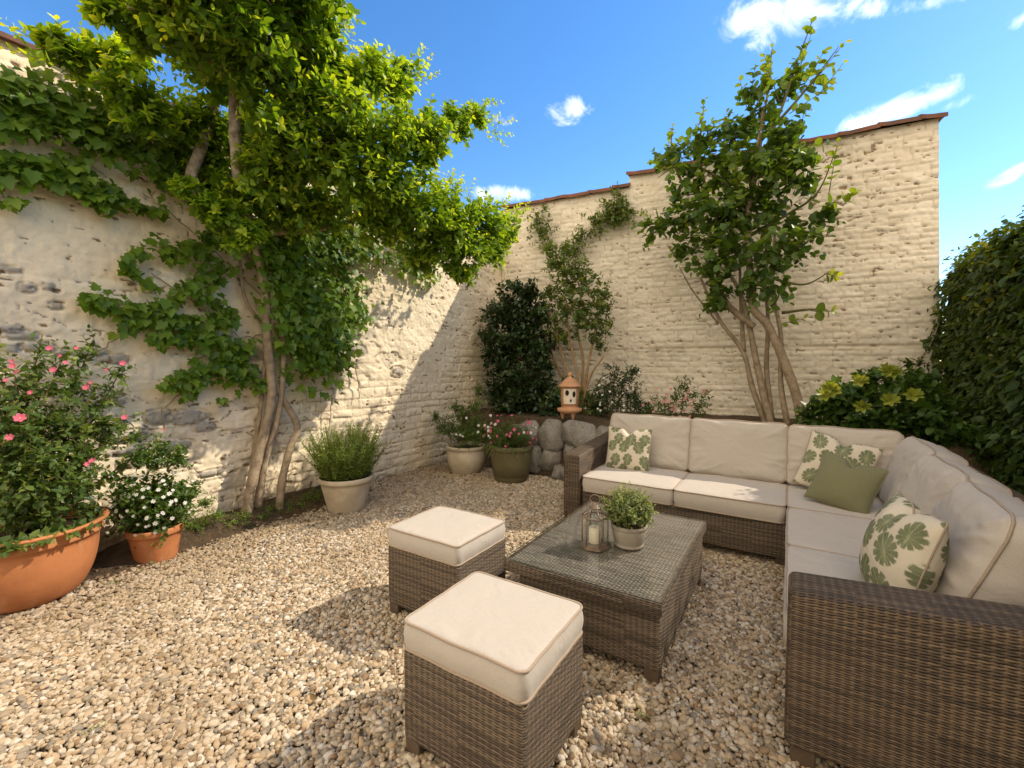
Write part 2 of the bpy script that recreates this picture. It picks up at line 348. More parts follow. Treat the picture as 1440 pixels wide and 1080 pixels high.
# ================================================================== GROUND AND GRAVEL
m_, t = mat('packed_earth'); tc = t.n('ShaderNodeTexCoord').outputs['Object']
n = t.noise(tc, 3, 6); nf = t.noise(tc, 60, 4, .7)
c = t.mix(t.smooth(nf, .35, .65), (.13, .092, .055), (.26, .20, .13)); c = t.mix(t.smooth(n, .4, .7), c, (.17, .13, .085))
t.out(pbsdf(t, c, .95, t.bump(nf, .01, 1), .15))
g = np.array([(-400, -400, -.012), (400, -400, -.012), (400, 400, -.012), (-400, 400, -.012)], float)
tag(mesh_np('ground', g, [[(0, 1, 2, 3)]], m_, smooth=False), kind='structure')
def soil_sheet(name, x0, x1, y0, y1, zf, m, step=.05):
    nx, ny = max(3, int((x1-x0)/step)), max(3, int((y1-y0)/step))
    X, Y = np.meshgrid(np.linspace(x0, x1, nx), np.linspace(y0, y1, ny), indexing='ij')
    b = MB(); b.grid(np.c_[X.ravel(), Y.ravel(), zf(X, Y).ravel()], nx, ny, True)
    return tag(b.build(name, m), kind='structure')
soil_sheet('soil_strip', -4.16, -3.55, -.6, 6.2, lambda X, Y: .10*sstep(X, -3.72+.1*np.sin(Y*2.1), -4.02)*(.6+.6*fbm(X, Y, 5, 3))*sstep(abs(Y-2.1), 1.3, .7)-.008+.022*sstep(X, -3.6, -3.95)*sstep(Y, 3.2, 2.6)+.012*fbm(X, Y, 14, 5), M_litter)
soil_sheet('planting_bed', -4.14, 2.2, 4.72, 6.95, lambda X, Y: -.03+.66*sstep(Y-.18*np.sin(X*1.2), 4.72, 5.05)+.07*fbm(X, Y, 3, 8)+.04*fbm(X, Y, 12, 9), M_litter)
# pebbles: one stuff object, instanced on scattered points
sp = .0178
gx, gy = np.meshgrid(np.arange(-4.12, 1.55, sp), np.arange(-.7, 4.95, sp*.9), indexing='ij')
px = (gx+rng.uniform(-.5, .5, gx.shape)*sp).ravel(); py = (gy+rng.uniform(-.5, .5, gx.shape)*sp).ravel()
ex = rng.random(len(px)) < .35
px = np.r_[px, px[ex]+.01]; py = np.r_[py, py[ex]+.01]
top = np.r_[np.zeros(len(ex)), np.ones(ex.sum())]
thin = np.exp(-((px+4.15)/.42)**2)*(.35+.65*sstep(py, 3.1, 2.4))
keep = rng.random(len(px)) > thin*.97
px, py, top = px[keep], py[keep], top[keep]
N = len(px); big = rng.lognormal(0, .22, N)
scl = np.c_[0.0115*big*rng.uniform(.92, 1.22, N), 0.0096*big*rng.uniform(.85, 1.1, N), 0.0078*big*rng.uniform(.8, 1.15, N)]
und = .014*fbm(px, py, 2.2, 21)-.007
pz = .001+und+top*.006+rng.uniform(-.004, .004, N)
rot = np.c_[rng.normal(0, .38, N), rng.normal(0, .38, N), rng.uniform(0, 2*PI, N)]
me = bpy.data.meshes.new('gravel'); me.vertices.add(N); me.vertices.foreach_set('co', np.c_[px, py, pz].astype(np.float32).ravel())
for nm, arr in (('rot', rot), ('scl', scl)):
    a = me.attributes.new(nm, 'FLOAT_VECTOR', 'POINT'); a.data.foreach_set('vector', arr.astype(np.float32).ravel())
a = me.attributes.new('dirt', 'FLOAT', 'POINT'); a.data.foreach_set('value', (.75*sstep(fbm(px, py, 1.6, 33), .42, .70)+.5*np.exp(-((px+4.1)/.7)**2)).astype(np.float32))
a = me.attributes.new('tint', 'FLOAT', 'POINT'); a.data.foreach_set('value', rng.random(N).astype(np.float32))
M_peb, t = mat('river_pebble'); f = t.attr('tint', 'INSTANCER').outputs['Fac']; tc = t.n('ShaderNodeTexCoord').outputs['Object']
c = t.ramp(f, [(0, (.41, .32, .21)), (.16, (.48, .405, .30)), (.34, (.285, .225, .15)), (.48, (.53, .455, .35)), (.6, (.245, .21, .16)), (.7, (.41, .30, .185)),
               (.8, (.19, .125, .07)), (.88, (.19, .175, .15)), (.95, (.55, .51, .44)), (1, (.11, .09, .07))], 'CONSTANT')
n = t.noise(t.vm('ADD', tc, t.n('ShaderNodeCombineXYZ', {0: t.m('MULTIPLY', f, 90)}).outputs[0]), 1.6, 4, .6)
c = t.mix(t.m('MULTIPLY', t.smooth(n, .4, .75), .4), c, (.36, .24, .13))
c = t.mix(t.m('MULTIPLY', t.attr('dirt', 'INSTANCER').outputs['Fac'], .5), c, (.27, .195, .115))
t.out(pbsdf(t, c, .68, None, .25))
ng = bpy.data.node_groups.new('pebble_scatter', 'GeometryNodeTree')
ng.interface.new_socket('Geometry', in_out='INPUT', socket_type='NodeSocketGeometry'); ng.interface.new_socket('Geometry', in_out='OUTPUT', socket_type='NodeSocketGeometry')
G = NT(ng); gi = G.n('NodeGroupInput'); protos = []
for k in range(3):
    ico = G.n('GeometryNodeMeshIcoSphere', {'Radius': 1.0, 'Subdivisions': 3})
    nz = G.n('ShaderNodeTexNoise', {'Scale': .9, 'Detail': 1.0, 'W': k*7.3+1}, noise_dimensions='4D')
    off = G.vm('SCALE', G.vm('SUBTRACT', nz.outputs['Color'], (.5, .5, .5))); off.node.inputs['Scale'].default_value = .75
    spn = G.n('GeometryNodeSetPosition', {'Geometry': ico.outputs[0], 'Offset': off})
    sm = G.n('GeometryNodeSetShadeSmooth', {'Geometry': spn.outputs[0]})
    sm = G.n('GeometryNodeSetMaterial', {'Geometry': sm.outputs[0], 'Material': M_peb}); protos.append(sm)
gti = G.n('GeometryNodeGeometryToInstance')
for p_ in protos: ng.links.new(p_.outputs[0], gti.inputs[0])
ar = G.n('GeometryNodeInputNamedAttribute', data_type='FLOAT_VECTOR'); ar.inputs[0].default_value = 'rot'
asc = G.n('GeometryNodeInputNamedAttribute', data_type='FLOAT_VECTOR'); asc.inputs[0].default_value = 'scl'
er = G.n('FunctionNodeEulerToRotation', {0: ar.outputs[0]})
idx = G.n('FunctionNodeRandomValue', data_type='INT'); idx.inputs[4].default_value = 0; idx.inputs[5].default_value = 2
iop = G.n('GeometryNodeInstanceOnPoints', {'Points': gi.outputs[0], 'Instance': gti.outputs[0], 'Pick Instance': True, 'Rotation': er.outputs[0], 'Scale': asc.outputs[0]})
ng.links.new(idx.outputs[2], iop.inputs['Instance Index'])
G.n('NodeGroupOutput', {0: iop.outputs[0]})
me.materials.append(M_peb)
gr = link(bpy.data.objects.new('gravel', me)); gr.modifiers.new('scatter', 'NODES').node_group = ng
tag(gr, 'cream and tan pea gravel covering the courtyard floor', 'gravel', kind='stuff')
# ================================================================== WALLS
def courses(S, Z, seed, ch, bl, wave=.02):
    """depth and marks of an irregular coursed wall on a grid S (along) x Z (up)"""
    r = np.random.default_rng(seed)
    zz = Z+wave*(fbm(S, Z, 1.1, seed)-.5)*2+.010*(fbm(S, Z, 7, seed+1)-.5)*2
    ss = S+.03*(fbm(S, Z, 5, seed+2)-.5)*2
    h = np.zeros_like(S); joint = np.zeros_like(S); var = np.zeros_like(S); z = -.1
    while z < Z.max()+.2:
        hh = r.uniform(*ch); msk = (zz >= z) & (zz < z+hh)
        if msk.any():
            dz = np.minimum(zz[msk]-z, z+hh-zz[msk]); x = S.min()-.3-r.random()*.3; xs = [x]
            while x < S.max()+.5: x += r.uniform(*bl); xs.append(x)
            xs = np.array(xs); i = np.clip(np.searchsorted(xs, ss[msk])-1, 0, len(xs)-2)
            dx = np.minimum(ss[msk]-xs[i], xs[i+1]-ss[msk])
            d = 1/(1/(dz+.002)**2+1/(dx+.002)**2)**.5
            off = r.uniform(-.009, .009, len(xs)); tv = r.random(len(xs))
            e = sstep(d, .001, .013); h[msk] = .010*e+off[i]*e+.004*sstep(d, .015, .05); joint[msk] = 1-sstep(d, .002, .011); var[msk] = tv[i]
        z += hh
    return h, joint, var
def wall_mesh(name, P0, sdir, nrm, length, height, res, fields, m, parent, thick=.32, lean=0):
    ns, nz = int(length/res)+1, int(height/res)+1
    S, Z = np.meshgrid(np.linspace(0, length, ns), np.linspace(0, height, nz), indexing='ij')
    h, joint, var, chip, stone = fields(S, Z)
    Sx = S*(1+lean*(1-Z/4.1))
    edge = np.ones_like(S)
    V = P0+Sx[..., None]*sdir+Z[..., None]*np.array([0, 0, 1.])+(h-.03)[..., None]*nrm
    b = MB(); flip = np.cross(sdir, [0, 0, 1])@nrm < 0
    b.grid(V.reshape(-1, 3), ns, nz, not flip)
    A = {k: v.ravel() for k, v in dict(joint=joint, var=var, chip=chip, stone=stone).items()}
    # returns at both ends and the back
    for (s_, ii) in ((0, 0), (length, ns-1)):
        col = V[ii]; k = max(2, int(thick/.02)); dep = np.linspace(0, 1, k)
        W = np.concatenate([col-nrm*thick*d_+nrm*.008*(fbm(np.full(nz, d_*3), Z[0], 9, 5)[:, None]-.5) if d_ > 0 else col for d_ in dep])
        b.grid(W, k, nz, (ii == 0) == flip)
        for key, src in (('joint', joint), ('var', var), ('chip', chip), ('stone', stone)): A[key] = np.r_[A[key], np.tile(src[ii], k)]
    back = np.array([V[0, 0], V[-1, 0], V[-1, -1], V[0, -1]])-nrm*thick
    topq = np.array([V[0, -1], V[-1, -1], V[-1, -1]-nrm*thick, V[0, -1]-nrm*thick])
    b.add(np.r_[back, topq], [(0, 1, 2, 3), (4, 5, 6, 7)])
    for key in A: A[key] = np.r_[A[key], np.zeros(8)]
    return b.build(name, m, parent, True, attrs=A)
XW = -4.15
EX = [(30,465,22,8),(14,483,14,7),(55,482,20,8),(115,490,34,5),(225,582,20,12),(265,582,26,12),(290,580,9,5),(290,595,18,9),(245,622,26,9),(360,495,16,10),(185,608,26,10),
      (175,630,24,6),(40,398,10,8),(70,397,7,6),(80,424,8,6),(15,372,14,5),(160,500,20,8),(300,660,20,6),(150,560,25,7),(505,490,16,9),(560,520,14,9),(10,455,18,7)]
def left_fields(S, Z):
    Yw = S-.6
    h, joint, var = courses(S, Z, 31, (.075, .125), (.12, .34))
    # lumpy lime render over most of it, thinner low down towards the far end
    cover = sstep(fbm(S, Z, .9, 41)+.42*sstep(Z, .6, 1.9)-.30*sstep(Yw, 2.2, 3.2)+.05, .40, .66)
    lump = .032*(fbm(S, Z, 2.2, 42)-.5)+.018*(fbm(S, Z, 7, 43)-.5)+.014*(fbm(S, Z, 24, 44)-.5)
    crack = np.abs(fbm(S*.7, Z*1.5, 3.5, 45)-.5)
    flake = sstep(fbm(S*.8, Z*1.6, 4.2, 46), .60, .66)*sstep(fbm(S, Z, 1.0, 47), .40, .56)
    line = (1-sstep(crack, .002, .010))*sstep(fbm(S, Z, 2.0, 48), .50, .60)
    H = h*(1-.78*cover)+cover*.016+lump-.012*flake-.010*line
    stone = np.zeros_like(S)
    for (u, v, a, b_) in EX:
        p = at(u, v, X=XW); k = mpp(p); dy, dz = (Yw-p[1])/(a*k*.95), (Z-p[2])/(b_*k*.95)
        r = (np.abs(dy)**2.6+np.abs(dz)**2.6)**(1/2.6)+.26*(fbm(S, Z, 16, 49)-.5)
        st = 1-sstep(r, .80, .90); stone = np.maximum(stone, st); H = H+st*(.012-.01*r)-.020*(1-sstep(abs(r-.97), .03, .14))
    stone = np.maximum(stone*.9, .45*flake*sstep(fbm(S, Z, 9, 50), .45, .6))
    pits = sstep(fbm(S*.9, Z*1.7, 17, 52), .715, .77)
    H = H-.012*pits
    return H, joint*(1-.8*cover), var*(1-.5*cover), np.clip(flake*.25+line*.9+pits, 0, 1), stone
lw = thing('garden_wall', 'long cream lime-washed rubble wall with bare grey stones behind the climbing plant', 'wall', (XW, 2.8, 0))
def unparent_offset(o, root): o.location = -Vector(root.location)
o = wall_mesh('wall_face', np.array([XW, -.6, -.03]), np.array([0, 1., 0]), np.array([1., 0, 0]), 7.1, 3.46, .0105, left_fields, M_wall_left, lw); unparent_offset(o, lw)
DB = .1; BS = np.array([math.cos(DB), math.sin(DB), 0]); BN = np.array([math.sin(DB), -math.cos(DB), 0]); PB = np.array([XW, 6.214, 0])
def onback(u, v, off=0):
    d = ray(u, v); t = ((PB-EYE)@BN+off)/(d@BN); return EYE+d*t
EXB = [(880,505,22,9),(920,493,14,10),(950,494,16,10),(905,470,8,3),(1185,215,60,50)]
def back_fields(S, Z):
    h, joint, var = courses(S, Z, 61, (.055, .09), (.12, .26), .014)
    cover = sstep(fbm(S, Z, .8, 71)+.12*sstep(Z, 3.4, 4.0), .46, .68)
    lump = .016*(fbm(S, Z, 2.4, 72)-.5)+.016*(fbm(S, Z, 8, 73)-.5)+.018*(fbm(S, Z, 32, 74)-.5)
    u = (S-4.55)/.75; rough = np.exp(-u*u)*sstep(Z, 2.4, 3.0)*.9+.25
    pits = sstep(fbm(S*.7, Z*2.3, 19, 75)+.07*rough, .735, .78)
    H = h*(1-.7*cover)*.62+cover*.007+lump-.018*pits
    stone = np.zeros_like(S)
    for (uu, v, a, b_) in EXB[:4]:
        p = onback(uu, v); k = mpp(p); s0 = (p-PB)@BS
        r = np.hypot((S-s0)/(a*k), (Z-p[2])/(b_*k))+.4*(fbm(S, Z, 12, 76)-.5); stone = np.maximum(stone, .35*(1-sstep(r, .75, 1)))
    zc = np.exp(-((Z-1.64)/.012)**2); H = H-.012*zc                       # the one long open bed joint
    return H, np.clip(joint*(1-.75*cover)*.8+zc*.8, 0, 1), var*.8, np.clip(pits*.9, 0, 1), stone
bw = thing('garden_wall', 'high painted brick wall with a step in its terracotta coping, behind the sofa', 'wall', tuple(PB))
S1 = 2.1
o = wall_mesh('wall_face', PB+np.array([0, 0, -.03]), BS, BN, S1, 4.0, .016, back_fields, M_wall_back, bw); unparent_offset(o, bw)
o = wall_mesh('wall_face', PB+BS*(S1+.003)+np.array([0, 0, -.03]), BS, BN, 3.40, 4.155, .016, lambda S, Z: back_fields(S+S1, Z), M_wall_back, bw, lean=.045); unparent_offset(o, bw)
def coping(P0, sdir, nrm, length, z, m, parent, tile=.36, th=.045, over=.05, seed=1, flat=False, thick=.32):
    r = np.random.default_rng(seed); b = MB(); s = 0; up = np.array([0, 0, 1.])
    while s < length:
        L = min(tile*r.uniform(.85, 1.15), length-s+.02); tilt = r.normal(0, .012); dz = r.normal(0, .006); k = 9; V = []
        for a in np.linspace(0, 1, 5):
            for c in np.linspace(0, 1, k):
                y = over-c*(thick+2*over); arch = (.02 if flat else .075)*math.sin(PI*min(1, .12+c*.8))+dz+tilt*(a-.5)+(.012 if a < .1 else 0)
                V.append(P0+sdir*(s+L*a*1.03)+nrm*(y+r.normal(0, .003))+up*(z+arch-.02))
        V = np.array(V); b.grid(V, 5, k); b.grid(V-up*th, 5, k, True)
        n = len(V); rim = [i for i in range(k)]; q = []
        for i in range(k-1): q.append((i, i+1, n+i+1, n+i)); q.append((4*k+i, n+4*k+i, n+4*k+i+1, 4*k+i+1))
        for i in range(4): q.append((i*k, n+i*k, n+(i+1)*k, (i+1)*k)); q.append((i*k+k-1, (i+1)*k+k-1, n+(i+1)*k+k-1, n+i*k+k-1))
        b.add(np.r_[V, V-up*th], q); s += L
    o = b.build('coping', m, parent, False); unparent_offset(o, parent); return o
coping(PB, BS, BN, S1-.005, 3.99, M_tile, bw, seed=4)
coping(PB+BS*(S1-.03), BS, BN, 3.46, 4.145, M_tile, bw, seed=5)
coping(np.array([XW, -.6, 0]), np.array([0, 1., 0]), np.array([1., 0, 0]), 6.75, 3.44, M_tile, lw, tile=.5, th=.03, over=.035, seed=6, flat=True)
# ================================================================== FOLIAGE ENGINE
def leaf_template(kind):
    if kind == 'lobed':
        out = [(0, 0), (.20, -.10), (.44, .06), (.36, .24), (.56, .50), (.30, .50), (.20, .72), (0, 1)]
    elif kind == 'ovate':
        out = [(0, 0), (.20, .14), (.29, .36), (.25, .62), (.12, .86), (0, 1)]
    elif kind == 'round':
        out = [(0, 0), (.26, .10), (.40, .38), (.36, .66), (.18, .90), (0, 1)]
    elif kind == 'lance':
        out = [(0, 0), (.13, .25), (.15, .5), (.08, .8), (0, 1)]
    elif kind == 'needle':
        out = [(0, 0), (.10, .3), (.085, .7), (0, 1)]
    else:
        out = [(0, 0), (.30, .45), (0, 1)]
    R = [(x, y, .22*x-.10*y*y) for x, y in out]; L = [(-x, y, z) for x, y, z in R[1:-1]]
    V = R+L; n = len(R); mid = len(V); V.append((0, .42, -.03)); T = []
    for i in range(n-1): T.append((mid, i, i+1))
    idx = [0]+list(range(n, n+len(L)))+[n-1]
    for i in range(len(idx)-1): T.append((mid, idx[i+1], idx[i]))
    return np.array(V, float), np.array(T)
TPL = {k: leaf_template(k) for k in ('lobed', 'ovate', 'round', 'lance', 'needle', 'tiny')}
def nrmz(v): return v/(np.linalg.norm(v, axis=-1, keepdims=True)+1e-9)
class Fol:
    def __init__(s): s.P = []; s.D = []; s.N = []; s.S = []; s.T = []; s.stem = MB()
    def put(s, P, D, N_, S, T):
        s.P.append(np.asarray(P, float)); s.D.append(D); s.N.append(N_); s.S.append(S); s.T.append(T)
    def shoots(s, P, D, L, n, size, droop=.25, spread=.9, tint=(.1, .6), young=.35, up=.7, stems=0, jit=.25):
        """shoots from P along D, length L, n leaves each in a spiral; tip leaves are younger and smaller"""
        P, D = np.asarray(P, float), nrmz(np.asarray(D, float)); k = len(P); L = np.broadcast_to(L, (k,)).astype(float)
        t = np.linspace(.12, 1, n)[None, :]+rng.uniform(-.04, .04, (k, n))
        side = nrmz(np.cross(D, nrmz(rng.normal(size=(k, 3))))); bi = np.cross(D, side)
        ph = (np.arange(n)*2.4)[None, :]+rng.uniform(0, 6.28, (k, 1))
        pos = P[:, None]+D[:, None]*(L[:, None]*t)[..., None]; pos[..., 2] -= droop*L[:, None]*t**2
        rad = np.cos(ph)[..., None]*side[:, None]+np.sin(ph)[..., None]*bi[:, None]
        ld = nrmz(D[:, None]*(1-.5*spread)+rad*spread+rng.normal(0, jit, (k, n, 3))-np.array([0, 0, .25*droop*2]))
        nn = nrmz(np.array([0, 0, 1.])*up+D[:, None]*.35-rad*.25+rng.normal(0, jit*1.3, (k, n, 3)))
        sz = size*(1.05-.45*t**2)*rng.uniform(.7, 1.2, (k, n))
        tn = rng.uniform(tint[0], tint[1], (k, 1))+young*t**2+rng.normal(0, .08, (k, n))
        s.put(pos.reshape(-1, 3), ld.reshape(-1, 3), nn.reshape(-1, 3), sz.ravel(), np.clip(tn, 0, 1).ravel())
        if stems > 0:
            for i in range(k):
                tt = np.linspace(0, 1, 4); q = P[i]+D[i]*(L[i]*tt)[:, None]; q[:, 2] -= droop*L[i]*tt**2
                s.stem.tube(q, np.linspace(stems, stems*.4, 4), 4, cap=False)
    def clump(s, c, r, nshoot, L, n, size, out=.8, upb=.4, shell=(.3, 1), **kw):
        r = np.broadcast_to(np.asarray(r, float), (3,)); d = nrmz(rng.normal(size=(nshoot, 3)))
        q = rng.uniform(shell[0], shell[1], (nshoot, 1))**.6
        P = np.asarray(c)+d*q*r; D = nrmz(d*out+np.array([0, 0, upb])+rng.normal(0, .5, (nshoot, 3)))
        s.shoots(P-D*L*.5, D, L*rng.uniform(.7, 1.3, nshoot), n, size, **kw)
    def flat(s, P, nrm, size, tint=(.1, .7), lift=.6, jit=.3):
        """leaves hanging against a surface of normal nrm"""
        k = len(P); nn = nrmz(np.asarray(nrm)*lift+np.array([0, 0, .45])+rng.normal(0, jit, (k, 3)))
        dd = np.array([0, 0, -1.])+np.asarray(nrm)*.45+rng.normal(0, .45, (k, 3)); dd = nrmz(dd-nn*(dd*nn).sum(1, keepdims=True))
        s.put(P, dd, nn, size*rng.uniform(.42, 1.22, k), np.clip(rng.uniform(*tint, k), 0, 1))
    def build(s, kind, m, parent, name='foliage', mask=None, sm=None):
        P, D, Nn, S, T = (np.concatenate(a) for a in (s.P, s.D, s.N, s.S, s.T))
        if mask is not None:
            k = mask(P); P, D, Nn, S, T = P[k], D[k], Nn[k], S[k], T[k]
        D = nrmz(D); Xa = nrmz(np.cross(D, Nn)); Za = np.cross(Xa, D)
        tv, tt = TPL[kind]; k = len(tv)
        wj = rng.uniform(.85, 1.15, (len(P), 1, 1)); curl = rng.uniform(.3, 1.8, (len(P), 1, 1))
        V = P[:, None]+S[:, None, None]*(Xa[:, None]*tv[None, :, 0:1]*wj+D[:, None]*tv[None, :, 1:2]+Za[:, None]*tv[None, :, 2:3]*curl)
        F = (np.arange(len(P))*k)[:, None, None]+tt[None]
        V, F, T = V.reshape(-1, 3), [F.reshape(-1, 3)], np.repeat(T, k)
        if s.stem.V:
            sv = np.concatenate(s.stem.V); F.append(np.concatenate(s.stem.Q)+len(V)); V = np.r_[V, sv]; T = np.r_[T, np.zeros(len(sv))]
        o = mesh_np(name, V, F, m, parent, True, {'tint': T})
        if s.stem.V:
            o.data.materials.append(sm or M_green_stem); nl = len(F[0]); idx = np.zeros(nl+len(F[1]), np.int32); idx[nl:] = 1; o.data.polygons.foreach_set('material_index', idx)
        return o
def sub(root, o):
    o.location = -Vector(root.location); return o
def flower_mesh(name, petals, m, cup=.3, width=.55, center=None):
    V = []; T = []
    for i in range(petals):
        a = i*2*PI/petals; c, s = math.cos(a), math.sin(a); b = len(V)
        for (x, y, z) in ((.08, 0, 0), (.5, width/2, cup*.35), (.92, width*.33, cup*.6), (1, 0, cup*.5), (.92, -width*.33, cup*.6), (.5, -width/2, cup*.35), (.55, 0, cup*.22)):
            V.append((x*c-y*s, x*s+y*c, z+.02*(i % 2)))
        for j in range(6): T.append((b+6, b+j, b+(j+1) % 6))
    me = mesh_np(name, V, [np.array(T)], m, None, True, {'tint': rng.random(len(V))*.5+.25})
    data = me.data; bpy.data.objects.remove(me); return data
def disc_mesh(name, m, r=.16, h=.10):
    b = MB(); b.lathe([(r, 0), (r*.8, h*.8), (.001, h)], 8); o = b.build(name, m, attrs={'tint': rng.random(24)}); d = o.data; bpy.data.objects.remove(o); return d
FLW = {}
def flower_data(key):
    if key not in FLW:
        FLW[key] = {'rose': lambda: flower_mesh('flower', 6, M_petal_pink, .55, .75), 'daisy': lambda: flower_mesh('flower', 6, M_petal_white, .15, .6),
                    'pink': lambda: flower_mesh('flower', 5, M_petal_mag, .5, .8), 'azalea': lambda: flower_mesh('flower', 5, M_petal_blush, .5, .8),
                    'eye': lambda: disc_mesh('flower_centre', M_petal_yellow)}[key]()
    return FLW[key]
def add_flower(key, p, size, facing, root, eye=True):
    o = bpy.data.objects.new('flower', flower_data(key)); link(o, root)
    o.location = Vector(p)-Vector(root.location); o.scale = (size,)*3
    q = Vector(facing).to_track_quat('Z', 'Y') @ Matrix.Rotation(random.random()*6.28, 4, 'Z').to_quaternion()
    o.rotation_mode = 'QUATERNION'; o.rotation_quaternion = q
    if eye:
        e = bpy.data.objects.new('flower_centre', flower_data('eye')); link(e, o)
        e.location = (0, 0, .03)
    return o
# ================================================================== WALL TREE AND CREEPER
wt = thing('wall_tree', 'leafy yellow-green tree with pale flaking trunks leaning out over the left wall', 'tree', tuple(at(350, 715, X=-4.0)*[1, 1, 0]))
def px_path(spec):  # (u, v, X)
    return np.array([at(u, v, X=X) for u, v, X in spec])
b = MB()
def limb(b, pts, r0, r1, sides=10, n=8, knob=.12):
    p = spline(pts, n); k = len(p); r = np.linspace(r0, r1, k)*(1+knob*(rng.random(k)-.5)); b.tube(p, r, sides)
base = px_path([(343, 722, -4.0), (352, 690, -4.0), (366, 630, -4.0), (382, 560, -4.0), (376, 480, -3.98), (372, 400, -3.95), (352, 320, -3.9), (334, 240, -3.62), (330, 150, -3.5), (335, 60, -3.4)])
base[0][2] = -.05
limb(b, base, .046, .026, 12, 10)
b.build('trunk', M_bark, wt); 
trunk_o = wt.children[-1]; sub(wt, trunk_o)
b = MB(); limb(b, px_path([(356, 340, -3.96), (325, 315, -4.0), (285, 280, -3.95), (268, 255, -3.9), (284, 205, -3.85), (298, 160, -3.8), (315, 80, -3.6)]), .042, .036, 12)
sub(wt, b.build('limb', M_pale_bark, wt)); b = MB()
limb(b, px_path([(336, 262, -3.60), (331, 200, -3.50), (330, 140, -3.48), (333, 90, -3.44)]), .040, .036, 12)
sub(wt, b.build('limb', M_pale_bark, wt))
b = MB()
for sp_ in ([(345, 300, -3.85), (420, 240, -3.6), (500, 200, -3.4), (600, 180, -3.2), (670, 165, -3.1)], [(360, 330, -3.9), (460, 320, -3.6), (560, 300, -3.4), (680, 330, -3.3)],
            [(332, 100, -3.45), (400, 60, -3.3), (450, 20, -3.2)], [(331, 120, -3.45), (260, 50, -3.3), (180, 10, -3.2)],
            [(420, 240, -3.6), (500, 150, -3.3), (570, 105, -3.2)]):
    b = MB(); limb(b, px_path(sp_), .03, .008, 7); sub(wt, b.build('branch', M_bark, wt))
CR = [(100,78,30,-3.9),(165,90,34,-3.8),(72,55,13,-3.9),(150,12,22,-3.4),(205,18,38,-3.3),(195,50,20,-3.4),(270,30,62,-3.1),(340,35,66,-3.0),(405,30,60,-3.0),(445,60,42,-3.0),(252,62,30,-3.4),
      (300,95,48,-3.6),(375,100,58,-3.2),(430,120,46,-3.1),(470,110,40,-3.1),(525,105,32,-3.2),(570,110,22,-3.2),(550,125,24,-3.2),(490,175,50,-3.2),(545,190,44,-3.1),(600,185,34,-3.0),
      (640,172,24,-2.95),(668,162,14,-2.95),(600,215,26,-3.0),(440,210,54,-3.3),(395,180,46,-3.2),(385,245,48,-3.5),(205,165,30,-3.7),(175,130,34,-3.7),(255,170,40,-3.85),(305,190,40,-3.95),(360,170,30,-3.7),
      (500,245,52,-3.3),(545,255,40,-3.2),(585,290,46,-3.2),(632,300,40,-3.1),(675,310,36,-3.1),(708,325,24,-3.1),(655,350,40,-3.15),(612,330,42,-3.3),(560,315,36,-3.5),(690,355,24,-3.1),
      (450,290,44,-3.6),(405,300,36,-3.75),(645,385,18,-3.2),(590,360,26,-3.5),(520,300,40,-3.6),(345,270,30,-3.75),(300,240,26,-3.95),(360,230,30,-3.6),(330,20,60,-3.05),(240,10,46,-3.1),(420,20,50,-3.05),(300,-40,90,-2.8),(420,-40,70,-2.8),(230,-50,60,-2.9),(315,300,24,-3.55),(290,285,20,-3.6),(262,262,14,-3.62),(345,335,24,-3.6)]
f = Fol()
for (u, v, r, X) in CR:
    c = at(u, v, X=X+(.32 if u > 480 else .1 if u > 330 else 0)); R = r*mpp(c); ns = int(66*(R/.25)**1.7)+8
    f.clump(c, (R, R, R*.9), int(ns*1.25), min(.2, R*.9), 10, .070, upb=.55, tint=(.02, .52), young=.46, droop=.12, stems=.0022, shell=(.1, 1))
# long young whips at the edge
for (u, v, X, du, dv, L, k) in ((60,60,-3.9,-1,.4,.25,5),(170,60,-3.8,.2,.8,.25,5),(585,95,-3.2,.8,.5,.22,7),(675,160,-2.95,1,.1,.22,7),(690,185,-2.95,.9,-.3,.2,5),(725,300,-3.1,.9,.5,.2,8),(590,250,-3.2,.6,.8,.2,6),(640,265,-3.1,.5,.9,.2,7),(475,60,-3.0,.9,.5,.25,7),(705,290,-3.1,.4,.9,.2,6)):
    P = at(u, v, X=X)+rng.normal(0, .06, (k, 3)); D = RT*du+UP*dv+rng.normal(0, .35, (k, 3))
    f.shoots(P-nrmz(D)*L*.5, D, L*1.3, 12, .052, tint=(.4, .7), young=.4, droop=.1, stems=.002)
sub(wt, f.build('ovate', M_leaf_crown, wt, 'crown'))

